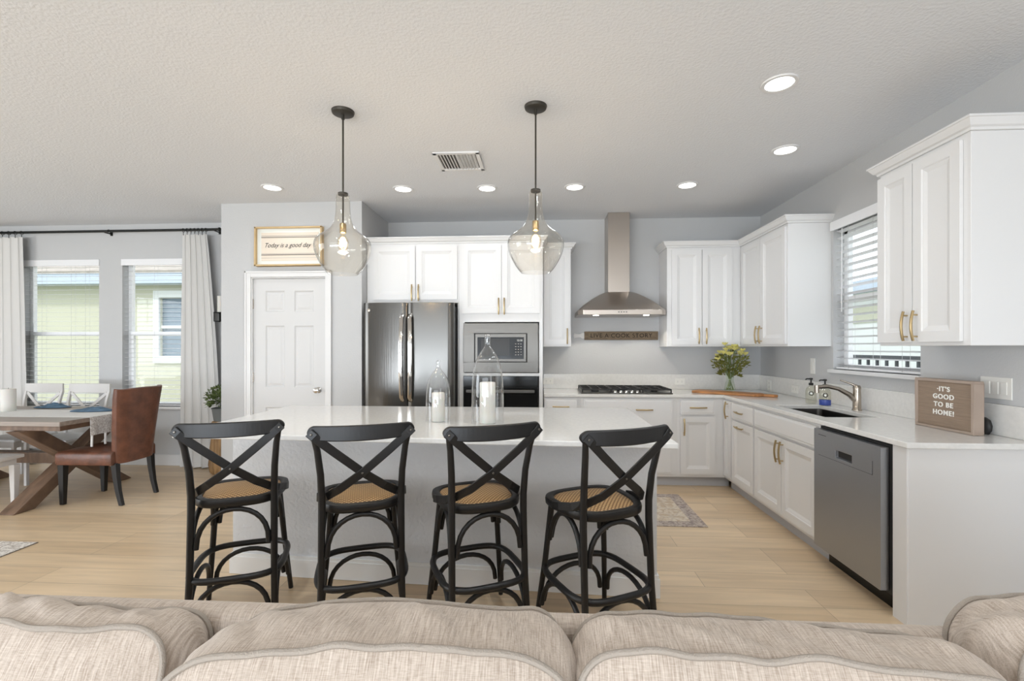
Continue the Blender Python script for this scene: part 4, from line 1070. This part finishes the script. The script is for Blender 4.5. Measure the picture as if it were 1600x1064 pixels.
for i in range(7):
    a = i*.9+2.4; P = [Vector((.09*cos(a), .09*sin(a), .20)), Vector((.14*cos(a), .14*sin(a), .33)), Vector((.17*cos(a), .17*sin(a), .30))]
    mb.tube(P, .0022, 5)
    for p in P[1:]:
        for k in range(5):
            d = Vector((random.random()-.5, random.random()-.5, random.random()-.5)).normalized(); w_ = d.cross(Vector((0, 0, 1))).normalized()
            mb.poly([p, p+d*.015+w_*.010, p+d*.03, p+d*.015-w_*.010])
mb.build('foliage', M_plant, t)

# ------------------------------------------------------------------ sofa
t = thing('sofa', 'beige linen sofa frame running along the bottom edge', 'sofa', (0, 0, 0))
MB().box(-2.6, 1.75, 1.035, 1.11, .08, .77).build('back_frame', M_fabric, t, bevel=.03, seg=4)
MB().box(-2.6, 1.75, -.05, 1.035, .08, .30).build('base', M_fabric, t, bevel=.02)
for x in (-2.5, -.4, 1.65):
    for y in (.05, 1.06): MB().box(x-.03, x+.03, y-.03, y+.03, 0.001, .08).build('foot', M_legs, t)
for i, (a, b) in enumerate(((-2.58, -.99), (-.98, .35), (.36, 1.73))):
    o = MB().box(a, b, -.06, .69, .302, .45).build('seat_cushion', M_fabric, bevel=.04, seg=4)
    tag(o, 'beige linen seat cushion of the sofa, below the frame', 'cushion', 'sofa seat cushions')
def cushion(cx, cy, w_, hgt, th, rz, tilt, label, seed, zc=.655, sagL=0, sagR=0):
    t = thing('back_cushion', label, 'cushion', (cx, cy, zc), rz); t.rotation_euler = (tilt, 0, rz); t['group'] = 'loose back cushions on the sofa'
    h2 = hgt/2; w2 = w_/2; rc = .075
    def per(n=160):
        seg = [(w2-2*rc+w2) if 0 else None]; out = []
        Lx, Lz = 2*(w2-rc), 2*(h2-rc); qa = pi/2*rc; tot = 2*Lx+2*Lz+4*qa
        for i in range(n):
            s = tot*i/n
            for kind in range(8):
                L_ = (Lx, qa, Lz, qa, Lx, qa, Lz, qa)[kind]
                if s < L_: break
                s -= L_
            if kind == 0: p = (-w2+rc+s, -h2)
            elif kind == 1: a = -pi/2+s/rc; p = (w2-rc+rc*cos(a), -h2+rc+rc*sin(a))
            elif kind == 2: p = (w2, -h2+rc+s)
            elif kind == 3: a = s/rc; p = (w2-rc+rc*cos(a), h2-rc+rc*sin(a))
            elif kind == 4: p = (w2-rc-s, h2)
            elif kind == 5: a = pi/2+s/rc; p = (-w2+rc+rc*cos(a), h2-rc+rc*sin(a))
            elif kind == 6: p = (-w2, h2-rc-s)
            else: a = pi+s/rc; p = (-w2+rc+rc*cos(a), -h2+rc+rc*sin(a))
            out.append(p)
        return out
    def warp(p, side):      # p=(x,y,z): soft irregular shape
        x, y, z = p; u = x/w2
        top = max(0, z/h2)
        z += top*(.014*noise.noise(Vector((x*4.2, seed, side*.6)))+.010*noise.noise(Vector((x*11, seed+3, side)))+.012*(1-u*u)+(sagL*max(0, -u)**2+sagR*max(0, u)**2))
        y += .012*noise.noise(Vector((x*3.5, z*3, seed+7)))*(1+top)
        # soft folds running down from the seam
        fold = noise.noise(Vector((x*16+z*7+seed, z*1.6, seed+11)))+.5*noise.noise(Vector((x*31+z*10, z*2, seed)))
        return (x, y, z), fold
    P = per(); n = len(P)
    loops = []
    yF, yB = -th/2, th/2
    def ringat(k, y, fx=0, bul=0):
        o = []
        for (x, z) in P:
            q, fold = warp((x*k, y, z*k), 0 if y < 0 else 1)
            o.append((q, fold))
        return o
    rings = []
    for k in (.02, .25, .45, .62, .76, .86, .93, .975):
        bul = .055*(1-k**2.4); f_ = .0045*min(1, (1-k)*8)
        rings.append([(q[0], q[1]-bul+f_*fo, q[2]) for q, fo in ringat(k, yF)])
    front = [q for q, fo in ringat(1, yF)]; rings.append(front)
    nb = 12
    for j in range(1, nb):
        s = j/nb; A = ringat(1, yF); B = ringat(1, yB); r_ = []
        for idx in range(n):
            a, fa = A[idx]; b, fb = B[idx]; x, z = P[idx]
            d = Vector((x/w2, 0, z/h2)); d = Vector((math.copysign(abs(d.x)**6, d.x), 0, math.copysign(abs(d.z)**6, d.z)));
            d = d.normalized() if d.length > 0 else d
            up = .020*sin(pi*s)+.016*sin(pi*s)*noise.noise(Vector((x*17+s*2.2, s*1.2, seed+z*4)))+.005*sin(pi*s)*noise.noise(Vector((x*38+s*3, s*1.5, seed+5)))
            wob = .010*sin(pi*s)*noise.noise(Vector((x*7+s*3, s, seed+9)))
            r_.append((a[0]*(1-s)+b[0]*s+d.x*up, a[1]*(1-s)+b[1]*s, a[2]*(1-s)+b[2]*s+d.z*(up+wob)))
        rings.append(r_)
    back = [q for q, fo in ringat(1, yB)]; rings.append(back)
    for k in (.975, .9, .7, .4, .02):
        rings.append([(q[0], q[1]+.03*(1-k**2.4), q[2]) for q, fo in ringat(k, yB)])
    MB().loft(rings).build('cushion_cover', M_fabric, t, True)
    def pipe(lp, nm, dy):
        pts = [(p[0]*1.006, p[1]+dy, p[2]+.002) for p in lp]
        MB().tube(pts, 0.0060, 8, closed=True).build(nm, M_piping, t, True)
    pipe(front, 'front_piping', -.002); pipe(back, 'back_piping', .002)
    return t
cushion(-1.145, .925, .78, .44, .13, R(-2), R(-13), 'beige back cushion at the left edge, tucked behind its neighbour', 2, .568, sagR=.012)
cushion(-.312, .862, .715, .44, .205, R(1.5), R(-9), 'beige back cushion in the middle, in front of the left stools', 5, .612, sagL=-.03)
cushion(.440, .868, .745, .44, .165, R(-1), R(-9), 'beige back cushion right of the middle, before the floor opening', 9, .606, sagR=-.018, sagL=.012)
cushion(1.16, .93, .62, .44, .17, R(-4), R(-8), 'beige back cushion at the right edge by the end panel', 14, .638)
